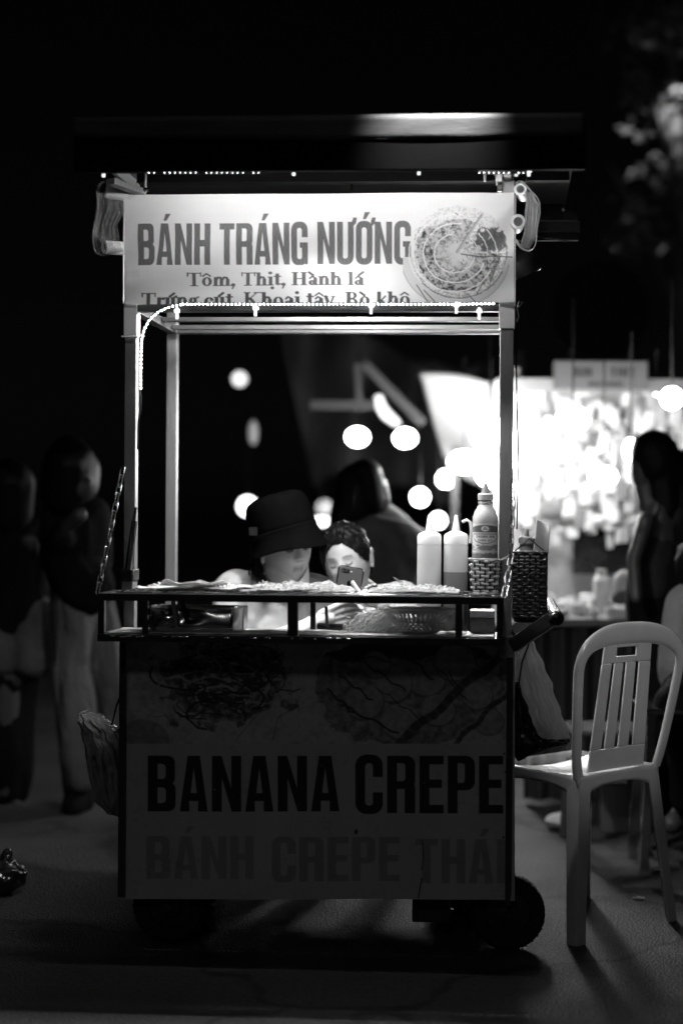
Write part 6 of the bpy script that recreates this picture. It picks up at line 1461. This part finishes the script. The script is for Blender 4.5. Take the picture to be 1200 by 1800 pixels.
# curved lit tube and awning poles
tb = thing('tube_light', 'curved white neon tube glowing left of the awning', 'light', Matrix.Translation(P(690, 720, 8.5)))
o = P(690, 720, 8.5)
MB().tube([P(a_, b_, 8.5) - o for a_, b_ in ((665, 695), (668, 712), (678, 728), (695, 742), (702, 746))], [.02, .028, .03, .024, .012], 10).build('glowing_tube', mat('neon', .9, emit=1.6), tb, smooth=True)
aw = thing('awning', 'white cloth awning of a stall glowing beside the post', 'awning', Matrix.Translation((P(800, 0, 7.6).x, 7.6, 0)))
def awn(u, v):
    tl, tr_, bl, br_ = P(737, 655, 7.5), P(905, 690, 7.2), P(790, 830, 8.2), P(905, 905, 7.9)
    p = tl.lerp(tr_, u).lerp(bl.lerp(br_, u), v); p.z += .03 * math.sin(u * 3.1) - .03 * math.sin(v * 3.1); return p
addp(MB().grid(awn, 24, 24).build('cloth', mat('awning_cloth', .4, .8, 0, .06, 4), None, smooth=True, solid=.002), aw)
M_POLE = mat('grey_pole', .07, .5)
for a_, b_, lb in (((640, 640), (745, 745), 'slanting'), ((545, 712), (660, 712), 'level'), ((735, 655), (905, 690), 'edge'), ((628, 640), (632, 705), 'upright')):
    addp(MB().bar(P(*a_, 7.9), P(*b_, 7.9), .03, .045).build('awning_pole', M_POLE, None), aw)
for px in (905, 800): addp(MB().bar(P(px, 740, 7.9), Vector((P(px, 740, 7.9).x, 7.9, 0)), .035, .035).build('awning_post', M_DARKMETAL, None), aw)
# grey sheet added behind the lamps to give their veil of glow
def glow_veil(u, v):
    px = 520 + 400 * u; top = 600 - 45 * math.sin(u * 5 + 1) - 30 * noise.noise(Vector((u * 5, 0, 1))); bot = 860 + 60 * noise.noise(Vector((u * 4, 0, 7)))
    sl_ = 60 * (v - .5) * (1 - u)
    return P(px + sl_, top + (bot - top) * v, 10.5 + .25 * math.sin(u * 14 + v * 2))
tag(MB().grid(glow_veil, 60, 20).build('veil_sheet', mat('grey_glow_veil', .075, .8, 0, .8, 2.2), None, smooth=True, solid=.003), 'dark grey sheet added behind the lamps as their veil of glow', 'veil_sheet')
rd = thing('round_sign', 'large dim round sign hanging above the stall', 'sign', Matrix.Translation(P(1055, 545, 8.5)))
MB().tube([(.26 * math.cos(q / 40 * 6.2832), 0, .26 * math.sin(q / 40 * 6.2832)) for q in range(40)], .012, 8, closed=True).build('rim', M_ROOFIN, rd, smooth=True)
MB().lathe([(.001, 0), (.25, .002), (.25, .012), (.001, .014)], 40, Matrix.Rotation(R(90), 4, 'X')).build('disc', M_ROOFIN, rd)
MB().tube([(0, 0, .27), (0, 0, 1.8)], .003, 6).build('hanger', M_BLACKPL, rd)
# low table, stool and box at the right
def stool(label, px, py, Y, m, top=.28):
    p = P(px, py, Y); t = thing('plastic_stool', label, 'stool', Matrix.Translation((p.x, Y, 0)), 'low stools and tables by the stall')
    z = p.z
    MB().box(-.13, .13, -.13, .13, z - .02, z).build('seat', m, t, bevel=.008)
    for sx in (-1, 1):
        for sy in (-1, 1): MB().bar((sx * .1, sy * .1, z - .021), (sx * .125, sy * .125, 0), .03, .03).build('leg', m, t, bevel=.003)
stool('pale low stool seen through the opening of the chair back', 1062, 1276, 5.35, M_MIDCL)
stool('low table with a bright edge at the right side of the frame', 1190, 1238, 5.0, M_STEEL)
bx = P(1086, 1400, 5.7); tag(MB().box(-.08, .08, -.08, .08, 0, .17).box(-.084, .084, -.084, .084, .171, .18).build('crate', mat('grey_crate', .14, .7), None, bevel=.004, mtx=Matrix.Translation((bx.x, 5.62, 0))), 'small grey crate standing on the ground beyond the chair', 'crate')
pl = P(1030, 1450, 5.6); tag(MB().ball((0, 0, .03), .06, 14, 8, (1.3, 1, .5)).build('bundle', M_STW, None, smooth=True, mtx=Matrix.Translation((P(995, 1430, 5.6).x, 5.6, 0))), 'pale bundle on the ground between cart and chair legs', 'bundle')
# glinting bag at the left edge
bg2 = P(8, 1575, 4.6)
o = blob('refuse_sack', [('e', Vector((bg2.x, 4.6, .05)), (.06, .07, .05)), ('c', Vector((bg2.x, 4.6, .08)), .025, Vector((bg2.x + .01, 4.6, .13)), .01)], .005, M_BLACKPL, None, 1)
ruffle(o, lambda c_: noise.noise(c_ * 40) * .012)
tag(o, 'black shiny sack lying on the ground at the left edge', 'sack')

# tree at the top right, its leaves catching a street lamp
TYd = 12.5
def tree():
    bx_ = P(1215, 900, TYd).x
    t = thing('street_tree', 'leafy tree reaching into the top right of the picture', 'tree', Matrix.Translation((bx_, TYd, 0)))
    trunk = MB().tube([(0, 0, 0), (.03, 0, 1.2), (-.05, .05, 2.6), (-.1, 0, 3.9), (-.2, .1, 5.2)], [.16, .13, .11, .08, .03], 12)
    for a_, b_ in (((-.05, .05, 2.6), (-.7, -.2, 3.9)), ((-.1, 0, 3.3), (.6, .1, 4.4)), ((-.1, 0, 3.9), (-.5, .3, 5.0)), ((-.05, 0, 3.0), (-.35, -.5, 4.4))):
        trunk.tube([a_, Vector(a_).lerp(Vector(b_), .5) + Vector((0, 0, .08)), b_], [.05, .035, .012], 8)
    trunk.build('trunk', mat('bark', .06, .9, 0, .4, 8, .8, 20), t, smooth=True)
    rg = random.Random(9); g = MB()
    for k in range(30):
        cx_, cy_, cz = rg.uniform(-.62, .8), rg.uniform(-.5, .5), rg.uniform(3.3, 5.4)
        for i in range(30):
            p = Vector((cx_ + rg.gauss(0, .09), cy_ + rg.gauss(0, .1), cz + rg.gauss(0, .07)))
            ln_ = rg.uniform(.08, .17); w_ = ln_ * .4; m = Matrix.Translation(p) @ Matrix.Rotation(rg.uniform(0, 6.28), 4, 'Z') @ Matrix.Rotation(rg.uniform(-1, 1), 4, 'X') @ Matrix.Rotation(rg.uniform(-.8, .8), 4, 'Y')
            vs = [m @ Vector(q) for q in ((0, 0, 0), (ln_ * .5, w_ * .5, .006), (ln_, 0, -.01), (ln_ * .5, -w_ * .5, .006))]
            g.add(vs, [(0, 1, 2), (0, 2, 3)])
    g.build('crown', mat('leaves', .12, .35, 0, .4, 4, coat=.3), t)
tree()
sl_ = thing('street_lamp', 'street lamp with its head hidden beside the tree crown', 'street lamp', Matrix.Translation((P(1330, 900, TYd - .9).x, TYd - .9, 0)))
zz = P(1290, 130, TYd - .9).z
MB().tube([(0, 0, 0), (0, 0, zz), (-.05, 0, zz + .15), (-.2, 0, zz + .22)], [.05, .035, .03, .025], 10).build('pole', M_DARKMETAL, sl_, smooth=True)
MB().ball((-.24, 0, zz + .2), .1, 14, 8, (1.6, 1, .5)).build('lamp_head', M_DARKMETAL, sl_, smooth=True)
MB().ball((-.26, 0, zz + .16), .07, 14, 8, (1.4, 1, .4)).build('lens', mat('street_lens', .9, emit=20), sl_, smooth=True)
ld = bpy.data.lights.new('street_light', 'SPOT'); ld.energy = 430; ld.spot_size = R(38); ld.spot_blend = .7; ld.shadow_soft_size = .06
lo = bpy.data.objects.new('street_light', ld); COL.objects.link(lo); lo.parent = sl_; lo.location = (-.28, 0, zz + .12)
d = Vector((P(1140, 240, TYd).x, TYd, P(1140, 240, TYd).z)) - (Vector((P(1330, 900, TYd - .9).x - .28, TYd - .9, zz + .12))); lo.rotation_euler = d.to_track_quat('-Z', 'Y').to_euler()
